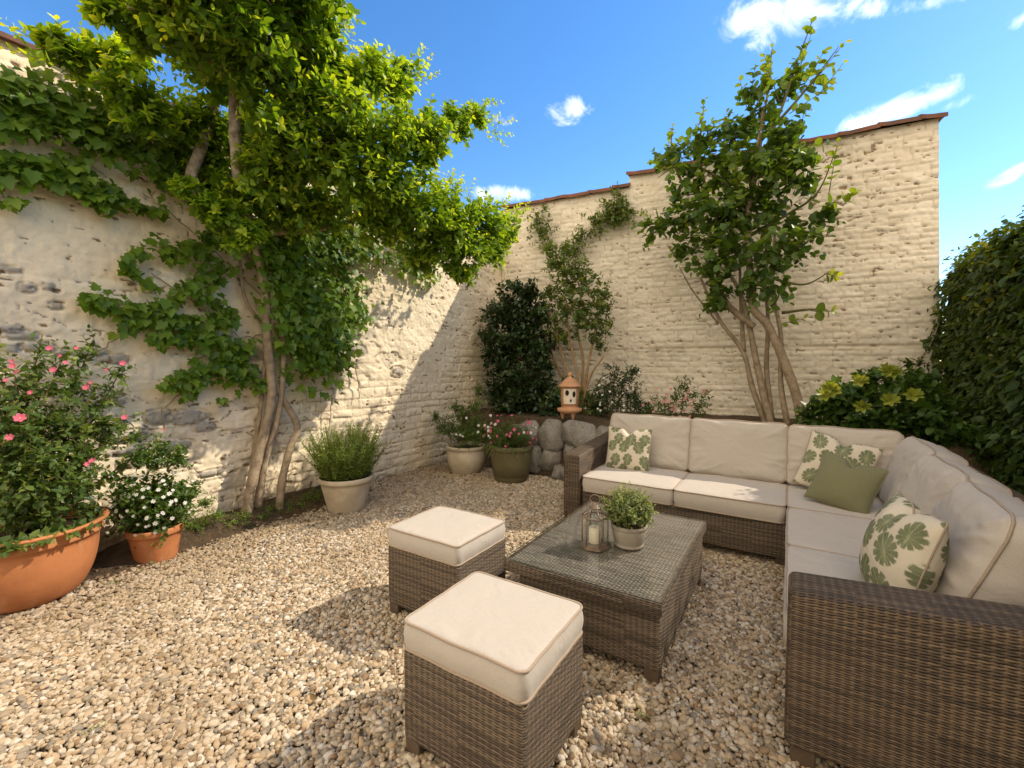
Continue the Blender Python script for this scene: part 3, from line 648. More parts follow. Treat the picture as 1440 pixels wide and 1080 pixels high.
cr = thing('climbing_creeper', 'dark green lobed-leaf creeper spread over the left wall from a twisted double stem', 'climbing plant', tuple(at(390, 712, X=-3.98)*[1, 1, 0]))
b = MB()
pth = px_path([(392, 722, -3.95), (396, 680, -3.95), (408, 630, -3.96), (418, 600, -3.97), (402, 568, -4.0), (388, 545, -4.03)]); pth[0][2] = -.03
limb(b, pth, .036, .028, 10)
limb(b, px_path([(362, 716, -4.03), (372, 650, -4.04), (392, 580, -4.0), (398, 520, -4.0), (400, 430, -4.02), (415, 340, -4.03)]), .036, .016, 10)
limb(b, px_path([(350, 690, -4.06), (360, 620, -4.08), (368, 560, -4.08), (372, 470, -4.07), (345, 420, -4.09), (335, 345, -4.1)]), .022, .012, 7)
sub(cr, b.build('stem', M_bark, cr))
ST = [([(-40,128),(50,128),(120,160),(190,200),(265,222)],42,360),([(-40,180),(60,170),(150,200)],26,170),([(-40,246),(60,246),(125,262),(158,282)],22,190),([(-20,225),(70,225),(110,235)],16,70),([(130,262),(175,282),(232,298)],10,38),
      ([(10,285),(28,282)],8,8),([(340,300),(395,350),(425,420),(440,470),(448,525)],48,520),([(470,320),(482,400),(490,450)],34,190),([(420,480),(455,500),(478,470)],34,150),([(330,300),(300,330),(265,350),(200,345)],18,90),
      ([(325,375),(275,398),(215,430),(150,425),(128,415)],16,95),([(300,350),(270,400),(300,425),(325,450)],14,55),([(335,440),(290,455),(230,448),(170,440)],16,90),([(325,485),(280,475),(210,475)],16,80),
      ([(372,545),(330,525),(280,520),(238,545)],20,110),([(345,490),(318,500),(340,530)],22,90),([(275,540),(262,560)],10,16),([(315,562),(308,565)],7,6),([(490,335),(545,360),(610,390)],20,130),([(560,330),(600,370)],22,80),
      ([(170,460),(205,445)],12,24),([(200,350),(175,370),(210,400)],10,30),([(505,430),(515,465)],9,16),([(230,250),(270,262),(330,280)],26,110),([(240,215),(300,250),(300,290)],26,110)]
ST += [([(315,265),(400,300),(480,340)],40,420),([(330,330),(420,345),(500,355)],26,170),([(375,335),(395,400),(405,470)],34,300),([(400,350),(430,420),(445,500)],34,280)]; FRONT = {(375,335),(400,350),(315,265)}
f = Fol(); b = MB()
for pts, wd, n in ST:
    q = spline(np.array([(u, v, 0) for u, v in pts], float), 12)[:, :2]
    i = rng.integers(0, len(q), int(n*1.75)); uv = q[i]+rng.normal(0, wd*.5, (len(i), 2))*[1, .8]
    P = np.array([at(u, v, X=XW+.03+abs(rng.normal(0, .05))+.0012*wd) for u, v in uv])
    P[:, 0] += (.16 if pts[0] in FRONT else 0); f.flat(P, (1, -.1, 0), .078 if wd > 12 else .07, (.05, .85), .7)
    for rep in range(2 if wd > 20 else 1):
        qq = q+rng.normal(0, wd*.12, q.shape)*(rep > 0)
        b.tube(np.array([at(u, v, X=XW+.012) for u, v in qq[::2]]), np.linspace(.006, .003, len(qq[::2])), 5)
# thin runners, bare tangle
for pts in ([(372,420),(300,350),(240,300),(200,270)],[(376,470),(330,470),(265,420),(215,385)],[(380,540),(300,530),(235,570),(228,600)],[(360,380),(335,340),(330,330)],[(200,445),(160,480),(120,505)],
            [(500,270),(520,320),(545,380)],[(510,300),(480,350)],[(530,270),(500,330),(490,380)],[(480,260),(530,300),(560,290)],[(460,500),(466,560),(460,620)],[(500,510),(505,560)],[(330,185),(333,230),(345,290),(365,350)]):
    q = spline(np.array([(u, v, 0) for u, v in pts], float), 8)[:, :2]+rng.normal(0, 1.2, ((len(pts)-1)*8+1, 2))
    b.tube(np.array([at(u, v, X=XW+.02+.02*rng.random()) for u, v in q]), .005, 5)
sub(cr, f.build('lobed', M_leaf_creeper, cr)); sub(cr, b.build('runners', M_bark, cr))
# ================================================================== HEDGE
hx0, hx1, hz = 1.43, 2.5, 2.45
hd = thing('ivy_hedge', 'tall dark ivy-covered hedge along the right side behind the sofa', 'hedge', (2.0, 3.0, 0))
ny, nz = 120, 40
Y, A = np.meshgrid(np.linspace(-1.5, 6.72, ny), np.linspace(0, 1, nz), indexing='ij')
def hedge_pt(Y, A):   # profile from the foot of the near face over a rounded top to the far foot
    L = np.array([0, .40, .52, .62, 1.0]); X = np.interp(A, [0, .38, .46, .54, .62, 1], [hx0, hx0+.02, hx0+.16, hx1-.16, hx1, hx1]); Z = np.interp(A, [0, .38, .46, .54, .62, 1], [0, hz-.14, hz, hz, hz-.14, 0])
    k = .16*(fbm(Y, A*6, 1.3, 91)-.5)+.10*(fbm(Y, A*6, 3.5, 92)-.5)
    return X+k*np.where(A < .45, -1, np.where(A > .56, 1, 0)), Y, np.maximum(Z+k*.8*(Z > .4), 0)
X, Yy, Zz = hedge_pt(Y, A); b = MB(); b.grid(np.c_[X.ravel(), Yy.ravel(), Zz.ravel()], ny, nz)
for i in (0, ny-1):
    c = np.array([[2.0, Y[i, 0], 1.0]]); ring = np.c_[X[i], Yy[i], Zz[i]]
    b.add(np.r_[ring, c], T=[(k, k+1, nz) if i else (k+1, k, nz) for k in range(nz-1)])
sub(hd, b.build('opaque_core', M_core, hd))  # solid dark core added inside the hedge to block light
f = Fol()
def hedge_leaves(n, y0, y1, a0, a1, size, off=.05):
    yy = rng.uniform(y0, y1, n); aa = rng.uniform(a0, a1, n); X, Y_, Z = hedge_pt(yy, aa); e = 1e-2
    X2, _, Z2 = hedge_pt(yy, aa+e); tx, tz = X2-X, Z2-Z; nrm = nrmz(np.c_[-tz, np.zeros(n), tx])
    P = np.c_[X, Y_, Z]+nrm*(np.abs(rng.normal(0, off, n))-.01)[:, None]
    nn = nrmz(nrm*.8+np.array([0, 0, .5])+rng.normal(0, .4, (n, 3))); dd = np.array([0, 0, -.8])+nrm*.6+rng.normal(0, .5, (n, 3))
    T = np.clip(rng.beta(1.6, 2.4, n)*1.0, 0, 1); f.put(P, nrmz(dd-nn*(dd*nn).sum(1, keepdims=True)), nn, size*rng.uniform(.55, 1.2, n), T)
hedge_leaves(6800, 3.9, 6.8, 0, .5, .085); hedge_leaves(2400, 3.9, 6.8, 0, .5, .06, .09); hedge_leaves(4500, -1.5, 3.9, 0, .5, .11); hedge_leaves(3500, -1.5, 6.8, .5, 1, .12)
# loose sprigs standing out of the face and top
n = 260; yy = rng.uniform(3.8, 6.7, n); aa = rng.uniform(.2, .5, n); Xh, Yh, Zh = hedge_pt(yy, aa)
f.shoots(np.c_[Xh, Yh, Zh], np.c_[-rng.uniform(.1, .9, n), rng.normal(0, .4, n), rng.uniform(.2, 1, n)], .20*rng.uniform(.6, 1.4, n), 8, .058, tint=(.2, .75), young=.35, stems=.002)
n = 9; P = np.array([at(u, v, Y=5.0) for u, v in zip(rng.uniform(1405, 1450, n), rng.uniform(345, 440, n))])
f.shoots(P, np.c_[-np.ones(n), rng.normal(0, .4, n), rng.normal(.3, .4, n)], .25, 9, .07, tint=(.75, .95), young=.2)
sub(hd, f.build('ovate', M_leaf_hedge, hd, 'leaves'))
# ================================================================== TREE AGAINST THE BACK WALL
tr = thing('wall_shrub_tree', 'multi-stemmed green tree with bent tan trunks in front of the back wall', 'tree', tuple(at(1090, 592, Y=6.05)*[1, 1, 0]+np.array([0, 0, .6])))
def yp(spec): return np.array([at(u, v, Y=Y) for u, v, Y in spec])
b = MB()
limb(b, yp([(1132, 612, 5.95), (1118, 550, 5.95), (1095, 490, 5.93), (1078, 455, 5.92), (1060, 435, 5.92), (1056, 400, 5.9), (1052, 340, 5.88), (1053, 290, 5.85), (1062, 245, 5.85), (1068, 200, 5.85), (1075, 150, 5.85)]), .056, .026, 10)
sub(tr, b.build('trunk', M_bark, tr))
STM = [([(1088, 610, 6.05), (1075, 560, 6.05), (1062, 500, 6.05), (1052, 450, 6.02), (1040, 410, 6.0), (1020, 375, 6.0)], .046, .018), ([(1080, 605, 6.1), (1058, 545, 6.1), (1045, 495, 6.12), (1015, 455, 6.12), (1000, 425, 6.12), (985, 390, 6.1)], .035, .015),
       ([(1108, 600, 6.0), (1098, 540, 6.0), (1098, 470, 6.0), (1085, 400, 6.0), (1090, 330, 6.0)], .033, .014), ([(1085, 590, 6.1), (1078, 520, 6.12), (1080, 450, 6.1), (1074, 380, 6.1)], .035, .015),
       ([(1060, 460, 6.0), (1025, 430, 5.98), (1010, 395, 5.95), (1015, 340, 5.95)], .04, .02), ([(1046, 495, 6.12), (1042, 430, 6.1), (1040, 360, 6.1)], .03, .012),
       ([(1010, 455, 6.2), (975, 410, 6.25), (955, 375, 6.25)], .014, .006)]
for sp_, r0, r1 in STM:
    b = MB(); limb(b, yp(sp_), r0, r1, 8); sub(tr, b.build('stem', M_bark, tr))
b = MB()
for sp_ in ([(1053, 290, 5.85), (1010, 250, 5.8), (960, 230, 5.8), (925, 250, 5.8)], [(1062, 245, 5.85), (1100, 150, 5.8), (1120, 90, 5.8), (1142, 30, 5.8)], [(1068, 200, 5.85), (1130, 130, 5.8), (1180, 65, 5.8)], [(1055, 260, 5.85), (1075, 160, 5.8), (1086, 70, 5.8)],
            [(1000, 300, 6.0), (985, 220, 5.9), (990, 145, 5.9)], [(960, 260, 5.8), (945, 220, 5.8), (945, 180, 5.8)], [(1056, 330, 5.9), (1110, 300, 5.9), (1150, 270, 5.85), (1178, 205, 5.8)], [(1080, 390, 6.0), (1130, 400, 5.9), (1170, 380, 5.85)], [(1100, 440, 6.0), (1140, 435, 5.9), (1172, 438, 5.9)]):
    b = MB(); limb(b, yp(sp_), .02, .004, 6); sub(tr, b.build('branch', M_green_stem, tr))
TB = [(945,225,26),(975,250,34),(1010,235,38),(1000,290,44),(960,300,34),(925,320,20),(1040,290,46),(1080,290,40),(1040,215,38),(1080,220,40),(1105,180,34),(1060,170,30),(1120,215,26),(1000,360,40),(960,345,20),(1050,360,42),(1095,345,40),(1130,330,28),
      (1090,400,28),(1010,405,24),(1160,300,18),(985,195,18),(1025,185,20),(1010,425,14),(1060,120,20),(1115,120,26),(1090,250,40),(1020,330,40),(1130,260,20)]
f = Fol()
for (u, v, r) in TB:
    c = at(u, v, Y=5.85+rng.uniform(-.15, .15)); R = r*mpp(c)
    f.clump(c, (R, R*.9, R), int(16*(R/.3)**1.6)+5, .26, 8, .098, upb=.5, tint=(.05, .55), young=.22, droop=.2, stems=.003, shell=(.15, 1))
for (u, v, u2, v2) in ((1105,135,1142,28),(1120,110,1140,50),(1140,120,1186,62),(1150,135,1185,90),(1066,150,1086,68),(1060,160,1080,95),(983,200,990,143),(975,210,985,165),(942,225,946,178),(935,240,940,200),(1030,180,1022,158),(1165,275,1178,200),(1160,290,1190,275),(1185,290,1202,270),
                     (1140,437,1172,438),(1100,455,1130,448),(1160,385,1178,388),(925,320,905,300),(918,335,900,325),(1050,150,1040,110),(1110,160,1170,120),(1095,140,1075,80),(1125,130,1160,70)):
    p, q = at(u, v, Y=5.8), at(u2, v2, Y=5.8)
    f.shoots([p], [q-p], np.linalg.norm(q-p)*1.03, max(8, int(np.linalg.norm(q-p)/.045)), .098, droop=.0, tint=(.5, .7), young=.2, stems=.005, spread=.95)
sub(tr, f.build('round', M_leaf_tree, tr, 'crown'))
# ================================================================== CORNER SHRUBS
def shrub(name, label, cat, base, blobs, Y, m, kind, size, dens, L=.14, n=8, stems=None, stem_mat=None, group=None, tint=(.05, .6), young=.3, sr=.012, upb=.5, **kw):
    bp = at(base[0], base[1], Y=Y); root = thing(name, label, cat, tuple(bp), 0, group); f = Fol()
    for (u, v, r, dy) in blobs:
        c = at(u, v, Y=Y+dy); R = r*mpp(c); f.clump(c, R, int(dens*(R/.2)**1.8)+4, min(L, R*1.2), n, size, upb=upb, tint=tint, young=young, stems=.002, shell=(.1, 1), **kw)
    sub(root, f.build(kind, m, root, sm=stem_mat))
    if stems:
        for sp_ in stems:
            b = MB(); limb(b, np.array([at(u, v, Y=Y+d) for u, v, d in sp_]), sr, sr*.4, 7); sub(root, b.build('stem', stem_mat or M_bark, root))
    return root
shrub('evergreen_shrub', 'dark glossy evergreen shrub standing in the wall corner', 'shrub', (728, 598), [(725,425,30,0),(700,440,22,0),(750,440,24,.1),(720,475,40,0),(755,485,26,.1),(700,500,22,-.1),(735,530,40,0),(705,545,26,0),(760,545,22,.1),(730,575,32,-.1),(745,410,14,0),(690,470,14,0),(765,515,14,0),(782,572,16,-.2),(770,590,14,-.3)],
      5.55, M_leaf_dark, 'ovate', .082, 40, .22, 9, [[(728, 600, 0), (726, 540, 0), (724, 470, 0)], [(732, 600, 0), (745, 540, 0), (752, 480, 0)]])
lg = shrub('leggy_shrub', 'airy green shrub with bare tan stems behind the terracotta lantern', 'shrub', (812, 575), [(800,390,28,0),(785,365,18,0),(830,410,30,0),(795,430,32,0),(825,450,28,0),(850,430,16,0),(850,460,12,0),(775,410,14,0),(790,470,20,0),(815,380,18,0),(790,555,15,-.15),(818,560,15,-.1),(838,572,14,-.15),(775,560,14,-.1),(800,540,12,.1),(840,480,12,0),(775,350,10,.1),(800,350,12,.1)],
      5.75, M_leaf_rose, 'ovate', .062, 29, .15, 9,
      [[(812, 580, 0), (800, 530, 0), (785, 480, 0), (776, 440, 0)], [(815, 580, 0), (812, 530, 0), (800, 470, 0), (796, 420, 0)], [(818, 580, 0), (826, 520, 0), (836, 470, 0), (842, 440, 0)], [(814, 580, .1), (820, 510, .1), (812, 460, .1), (820, 400, .1)], [(810, 580, .1), (790, 530, .1), (774, 490, .1), (770, 440, .1)], [(816, 580, -.1), (830, 530, -.1), (850, 500, -.1)]], M_tan_stem, sr=.024, tint=(.1, .75))
# the espaliered branch trained up the back wall
f = Fol()
for pts in ([(800,360),(815,335),(840,315),(862,295),(870,280)],[(770,350),(760,320),(757,300)],[(840,315),(870,305),(885,308)]):
    q = spline(np.array([(u, v, 0) for u, v in pts], float), 7)[:, :2]
    P = np.array([onback(u, v, .07) for u, v in q]); lg_b = MB()
    lg_b.tube(P, np.linspace(.008, .004, len(P)), 5); sub(lg, lg_b.build('branch', M_tan_stem, lg))
    k = len(P)*6; i = rng.integers(0, len(P), k)
    f.shoots(P[i]+rng.normal(0, .075, (k, 3))*[1, .4, 1], np.c_[rng.normal(.3, .6, k), -rng.uniform(.1, .8, k), rng.normal(.4, .5, k)], .12, 6, .058, tint=(.3, .8), young=.25, stems=.0015)
sub(lg, f.build('ovate', M_leaf_rose, lg, 'wall_foliage'))
ds = shrub('flowering_shrub', 'low dark shrub with tiny pale flowers right of the terracotta lantern', 'shrub', (868, 588), [(850,545,22,0),(880,535,22,0),(870,565,26,0),(840,565,18,0),(895,560,18,0),(905,575,12,0),(860,520,10,0),(890,518,8,0)], 5.5, M_leaf_dark, 'lance', .06, 44, .14, 9, None)
for i in range(16):
    p = at(rng.uniform(835, 905), rng.uniform(520, 580), Y=5.28+rng.uniform(-.05, .05)); add_flower('daisy', p, .016, (rng.normal(0, .4), -1, rng.normal(.4, .3)), ds, False)
az = shrub('azalea', 'small pink-flowering azalea bush behind the sofa back', 'shrub', (955, 595), [(930,572,20,0),(960,560,22,0),(985,565,16,0),(945,590,20,0),(980,590,16,0),(910,585,14,0),(965,540,10,0)], 5.3, M_leaf_rose, 'lance', .055, 40, .12, 8, None, tint=(.0, .5))
for i in range(26):
    p = at(rng.normal(948, 22), rng.normal(570, 12), Y=5.08+rng.uniform(-.08, .06)); add_flower('azalea', p, .02, (rng.normal(0, .4), -1, rng.normal(.5, .3)), az, False)
hy = shrub('viburnum_bush', 'broad green bush with lime rosettes of young leaves under the hedge corner', 'shrub', (1225, 610), [(1160,575,24,0),(1190,560,28,0),(1225,555,30,0),(1260,560,30,.1),(1290,545,26,.2),(1210,590,32,-.1),(1250,595,32,-.1),(1290,585,30,0),(1140,590,18,0),(1310,570,24,.2),(1240,530,14,.1),(1210,535,12,.1),(1320,610,30,0),(1180,600,24,0),(1350,620,30,-.1)],
           5.35, M_leaf_fresh, 'ovate', .095, 26, .16, 8, None, tint=(.0, .45), young=.2)
for (u, v) in ((1212, 572), (1251, 563), (1283, 556), (1165, 545), (1170, 550), (1208, 536), (1254, 524), (1248, 521), (1160, 556)):
    p = at(u, v, Y=4.95); f = Fol(); k = 9; a = np.arange(k)*2.4
    D = nrmz(np.c_[np.cos(a), np.full(k, -.7), np.sin(a)*.8+.35]); f.put(np.repeat(p[None], k, 0), D, nrmz(np.array([0, -.7, .7])+rng.normal(0, .2, (k, 3))), np.full(k, .085), rng.random(k))
    sub(hy, f.build('ovate', M_leaf_lime, hy, 'rosette'))
sp_ = shrub('ivy_runner', 'thin ivy runner reaching from the hedge across the brick wall', 'climbing plant', (1268, 560), [(1285,510,10,0),(1310,480,10,0),(1275,530,12,0),(1320,455,8,0),(1325,500,12,0),(1300,540,14,0)], 6.45, M_leaf_hedge, 'ovate', .07, 22, .14, 6,
            [[(1265, 560, 0), (1285, 520, 0), (1308, 485, 0), (1322, 450, 0)]], M_bark)
# ================================================================== STONE RETAINING WALL
def stone_mesh(sx, sy, sz, seed):
    bm = bmesh.new(); bmesh.ops.create_cube(bm, size=2); bmesh.ops.subdivide_edges(bm, edges=bm.edges, cuts=9, use_grid_fill=True)
    V = np.array([v.co[:] for v in bm.verts]); F = np.array([[v.index for v in f.verts] for f in bm.faces]); bm.free()
    d = (np.abs(V)**3.7).sum(1, keepdims=True)**(1/3.7); V = V/d
    k = 1+.20*(fbm(V[:, 0]+V[:, 2]*.7+9, V[:, 1]+V[:, 2]*.5+9, 1.1, seed)-.5)+.07*(fbm(V[:, 0]+9, V[:, 2]+V[:, 1]+9, 3.5, seed+3)-.5)
    V = V*k[:, None]; r2 = np.random.default_rng(seed+50)
    for n_ in nrmz(r2.normal(size=(11, 3))*[1, 1, .8]): V = V-np.maximum(V@n_-r2.uniform(.80, .98), 0)[:, None]*n_*.85      # split faces
    return V*np.array([sx, sy, sz])/2, F
rw = thing('stone_retaining_wall', 'low wall of rounded grey boulders edging the raised bed under the terracotta lantern', 'wall', (-2.4, 4.85, 0))
stones = [(747,612,26,40),(776,612,40,42),(815,613,50,42),(754,645,26,38),(777,645,32,38),(803,637,22,26),(790,662,22,20),(850,618,30,36),(806,664,26,24),(726,618,30,40),(728,650,30,36),(835,655,34,30),(880,620,40,40),(875,655,36,34),(915,622,36,38)]
for i, (u, v, a, h) in enumerate(stones):
    p = at(u, v, Y=4.80+.12*math.sin(i*2.1)*.3); k = mpp(p); V, F = stone_mesh(a*k*1.05, .32, h*k*1.03, 100+i)
    o = mesh_np('stone', V, [F], M_stone, rw); o.location = Vector(p)-Vector(rw.location); o.rotation_euler = (0, rng.normal(0, .05), rng.normal(0, .12))
# ================================================================== POTS
def pot(root, prof, m, soil_r, soil_z, seg=64, wob=.006):
    b = MB(); b.lathe(prof, seg, wob=wob); o = b.build('pot', m, root)
    b = MB(); b.lathe([(soil_r, soil_z), (soil_r*.6, soil_z+.015), (.002, soil_z+.02)], 32); b.build('soil', M_soil, root); return o
def potted(name, label, C, cat='potted plant'): return thing(name, label, cat, C)
def prof_pot(rb, R, h, lip=.02, lh=.05, wall=.022, belly=0):
    p = [(.001, .0), (rb*.96, 0), (rb, .008)]
    for t_ in np.linspace(.08, 1, 9): z = .008+(h-lh-.008)*t_; p.append((rb+(R-lip-rb)*t_**(.75 if belly else 1)+belly*math.sin(PI*t_), z))
    p += [(R-lip*.3, h-lh+.004), (R, h-lh+.012), (R, h-.012), (R-.006, h), (R-wall, h-.002), (R-wall-.006, h-.03), (R-wall-.02, h-lh-.03)]
    return p
# big terracotta bowl with roses
bp = potted('potted_rose', 'pink-flowered rose bush in the big wide terracotta bowl', (-3.80, .62, 0))
R0, h0 = .365, .45
pr = [(.001, 0), (.18, 0), (.19, .01)]
for t_ in np.linspace(.05, 1, 14): pr.append((.19+(R0-.045-.19)*math.sin(t_*PI/2)**.72, .01+(h0-.10)*t_**1.25))
pr += [(R0-.036, h0-.088), (R0-.022, h0-.08), (R0-.028, h0-.068), (R0-.03, h0-.05), (R0-.018, h0-.03), (R0, h0-.02), (R0+.006, h0-.008), (R0-.004, h0), (R0-.03, h0-.004), (R0-.04, h0-.04), (R0-.06, h0-.09)]
pot(bp, pr, M_terra, .30, h0-.07, 96)
f = Fol(); b = MB(); base = np.array([-3.80, .60, .38])
tips = [(20,520,-3.8),(60,470,-3.9),(90,500,-3.8),(130,480,-3.95),(165,530,-3.85),(175,590,-3.8),(110,560,-3.7),(40,580,-3.6),(10,600,-3.7),(70,640,-3.5),(130,640,-3.6),(95,690,-3.45),(30,690,-3.5),(-40,560,-3.7),(-60,640,-3.6),(200,610,-3.85),(5,540,-3.9),(150,560,-3.95),(50,530,-4.0),(100,610,-3.9),(-20,500,-3.9),(215,625,-3.8),(60,600,-3.95)]
for (u, v, X) in tips:
    tip = at(u, v, X=X); mid = (base+tip)/2+np.array([0, 0, .10])+rng.normal(0, .03, 3); q = spline([base+rng.normal(0, .05, 3)*[1, 1, 0], mid, tip], 8); b.tube(q, np.linspace(.008, .003, len(q)), 6)
    k = 36; i = rng.integers(2, len(q), k); P = q[i]+rng.normal(0, .012, (k, 3)); D = nrmz(rng.normal(0, .7, (k, 3))+np.array([.1, 0, .35]))
    f.shoots(P, D, .13*rng.uniform(.6, 1.3, k), 7, .046, tint=(.05, .65), young=.3, droop=.2, stems=.002)
k = 60; a = rng.uniform(0, 6.28, k); P = np.c_[-3.80+.27*np.cos(a), .60+.27*np.sin(a), np.full(k, .42)]
f.shoots(P, np.c_[np.cos(a), np.sin(a), np.full(k, .6)], .14, 8, .06, tint=(.2, .75), young=.2, droop=.5, stems=.002)
for (u, v, r, X) in ((20,640,40,-3.7),(70,600,40,-3.75),(110,640,36,-3.6),(140,600,30,-3.75),(30,700,40,-3.6),(90,690,36,-3.55),(130,690,26,-3.6),(-30,650,40,-3.6),(95,540,26,-3.85),(10,570,30,-3.85)):
    c = at(u, v, X=X); f.clump(c, r*mpp(c), 15, .14, 7, .05, tint=(.1, .7), young=.25, upb=.5, stems=.002, shell=(.1, 1))
sub(bp, f.build('ovate', M_leaf_rose, bp)); sub(bp, b.build('canes', M_green_stem, bp))
for (u, v, s) in ((28,588,.045),(18,515,.03),(24,523,.024),(70,490,.03),(75,520,.03),(92,510,.022),(108,490,.022),(43,552,.022),(122,545,.034),(173,511,.032),(150,520,.018),(175,587,.03),(122,653,.026),(130,648,.03),(14,615,.032),(8,535,.02),(85,500,.018),(231,604,.018),(17,508,.02),(128,538,.02)):
    p = at(u, v, X=-3.52 if v > 540 else -3.66); add_flower('rose', p, s*.6, (.75+rng.normal(0, .2), -.5+rng.normal(0, .3), .5), bp)
# small terracotta pot, white flowers
sp = potted('potted_daisies', 'bushy plant with tiny white flowers in a small plain terracotta pot', (-3.82, 1.25, 0))
pot(sp, prof_pot(.122, .166, .24, .012, .05), M_terra, .142, .205)
f = Fol(); f.clump((-3.82, 1.25, .39), (.23, .23, .21), 380, .15, 8, .042, tint=(.05, .7), young=.25, upb=.6, stems=.0015, shell=(.05, 1))
for (u, v) in ((265,690),(200,640),(180,690),(250,640),(225,640)): f.clump(at(u, v, X=-3.72), .08, 22, .12, 8, .04, tint=(.1, .7), upb=.5, stems=.0015)
sub(sp, f.build('ovate', M_leaf_fresh, sp))
for i in range(88):
    d = nrmz(rng.normal(size=3)*[1, 1, .8]+np.array([.45, -.45, .65])); p = np.array([-3.82, 1.25, .40])+d*np.array([.245, .245, .23])*rng.uniform(1.02, 1.16)
    add_flower('daisy', p, rng.uniform(.009, .016), d+np.array([.3, -.3, .3]), sp, False)
# rosemary
rp = potted('potted_rosemary', 'upright rosemary bush in a plain beige pot by the creeper stems', (-3.56, 2.66, 0))
pot(rp, prof_pot(.165, .255, .335, .022, .05), M_cream_pot, .225, .29)
f = Fol(); k = 330; a = rng.uniform(0, 6.28, k); r = .17*np.sqrt(rng.random(k)); P = np.c_[-3.56+r*np.cos(a), 2.66+r*np.sin(a), np.full(k, .28)]
f.shoots(P, np.c_[np.cos(a)*r*2.7, np.sin(a)*r*2.7, np.ones(k)]+rng.normal(0, .12, (k, 3)), rng.uniform(.26, .58, k), 64, .042, droop=.04, spread=.75, tint=(.1, .7), young=.2, up=.3, stems=.003)
sub(rp, f.build('needle', M_leaf_rosemary, rp))
# whitewashed pot with herbs
wp = potted('potted_herbs', 'loose green herbs in a worn off-white pot beside the olive planter', (-3.50, 4.42, 0))
pot(wp, prof_pot(.175, .25, .355, .018, .045, belly=.03), M_white_pot, .22, .31)
f = Fol()
for (u, v, r, Y) in ((640,605,26,4.4),(665,600,24,4.45),(650,580,14,4.45),(625,600,14,4.35),(685,605,16,4.5),(668,570,12,4.5),(672,548,8,4.6),(640,570,8,4.4),(612,585,6,4.35),(660,612,22,4.3)):
    c = at(u, v, Y=Y); R = r*mpp(c); f.clump(c, R, int(52*(R/.2)**1.5)+6, .15, 10, .046, tint=(.1, .8), upb=.8, stems=.0018, shell=(.05, 1))
sub(wp, f.build('lance', M_leaf_fresh, wp))
b = MB()
for (u, v, Y) in ((672, 548, 4.6), (612, 583, 4.35), (640, 568, 4.4), (690, 575, 4.5)): b.tube(spline([(-3.50, 4.42, .32), (at(u, v, Y=Y)+np.array([-3.5, 4.42, .45]))/2, at(u, v, Y=Y)], 6), .004, 5)
sub(wp, b.build('stalks', M_green_stem, wp))
for i in range(9): add_flower('daisy', at(rng.uniform(630, 690), rng.uniform(570, 615), Y=4.22), .018, (.5, -1, .4), wp, False)
# olive planter
op = potted('potted_dianthus', 'pink and white blooms in the tall olive-green planter', (-2.80, 4.40, 0))
pot(op, [(.001, 0), (.18, 0), (.188, .01), (.205, .06), (.207, .075), (.212, .078), (.235, .22), (.248, .36), (.249, .372), (.258, .376), (.262, .40), (.262, .425), (.255, .435), (.24, .43), (.232, .36)], M_olive_pot, .235, .385)
f = Fol(); f.clump((-2.80, 4.38, .55), (.27, .27, .16), 320, .17, 9, .036, tint=(.1, .8), young=.2, upb=.9, stems=.0016, shell=(.0, 1))
k = 20; a = rng.uniform(-2.6, -.4, k); f.shoots(np.c_[-2.8+.24*np.cos(a), 4.4+.24*np.sin(a), np.full(k, .44)], np.c_[np.cos(a), np.sin(a), np.full(k, .1)], .12, 8, .032, droop=.9, tint=(.4, .9), stems=.0016)
sub(op, f.build('lance', M_leaf_fresh, op))
for i in range(52):
    d = nrmz(rng.normal(size=3)*[1, 1, .7]+np.array([.1, -.6, .5])); p = np.array([-2.80, 4.38, .56])+d*np.array([.30, .30, .23])*rng.uniform(.9, 1.12)
    add_flower('daisy' if i % 5 == 0 else 'pink', p, rng.uniform(.012, .022), d+np.array([.2, -.6, .2]), op, i % 4 == 0)
# weeds along the foot of the wall
f = Fol()
for (u, v, r) in ((300,722,14),(330,728,18),(365,722,18),(395,712,16),(420,705,14),(440,695,14),(455,700,10),(280,735,10),(175,712,14),(260,725,10),(290,705,8),(405,725,10),(350,740,8)):
    c = at(u, v, X=-3.93); c[2] = max(.02, c[2]); R = r*mpp(c); f.clump(c, (R, R, R*.6), 26, .09, 7, .032, tint=(.0, .6), upb=.7, stems=.0012)
for (u, v) in ((155,822),(135,1027),(640,745),(350,800),(900,1010)):
    c = at(u, v, Z=.01); f.clump(c, (.035, .035, .015), 9, .04, 6, .016, tint=(.3, .8), upb=.6, stems=.0008)
tag(f.build('lance', M_leaf_creeper, None, 'ground_cover'), 'low weeds and seedlings in the dirt at the foot of the left wall', 'weeds', kind='stuff')
# fallen leaves and twigs
f = Fol(); k = 420; P = np.c_[rng.uniform(-4.1, -3.3, k)-.0, rng.uniform(.3, 4.9, k), rng.uniform(.012, .04, k)]
P = np.r_[P, np.c_[rng.uniform(-3.4, .9, 110), rng.uniform(.4, 4.3, 110), rng.uniform(.014, .022, 110)]]; k = len(P)
f.put(P, nrmz(rng.normal(size=(k, 3))*[1, 1, .15]), nrmz(np.array([0, 0, 1.])+rng.normal(0, .35, (k, 3))), rng.uniform(.02, .045, k), rng.random(k))
M_dead = leafmat('dry_leaf', [(0, (.10, .06, .03)), (.7, (.22, .14, .07)), (1, (.14, .14, .04))], .15, .8, (1.1, 1, .8))
tag(f.build('ovate', M_dead, None, 'leaf_litter'), 'scattered dry leaves on the dirt beside the left wall', 'fallen leaves', kind='stuff')
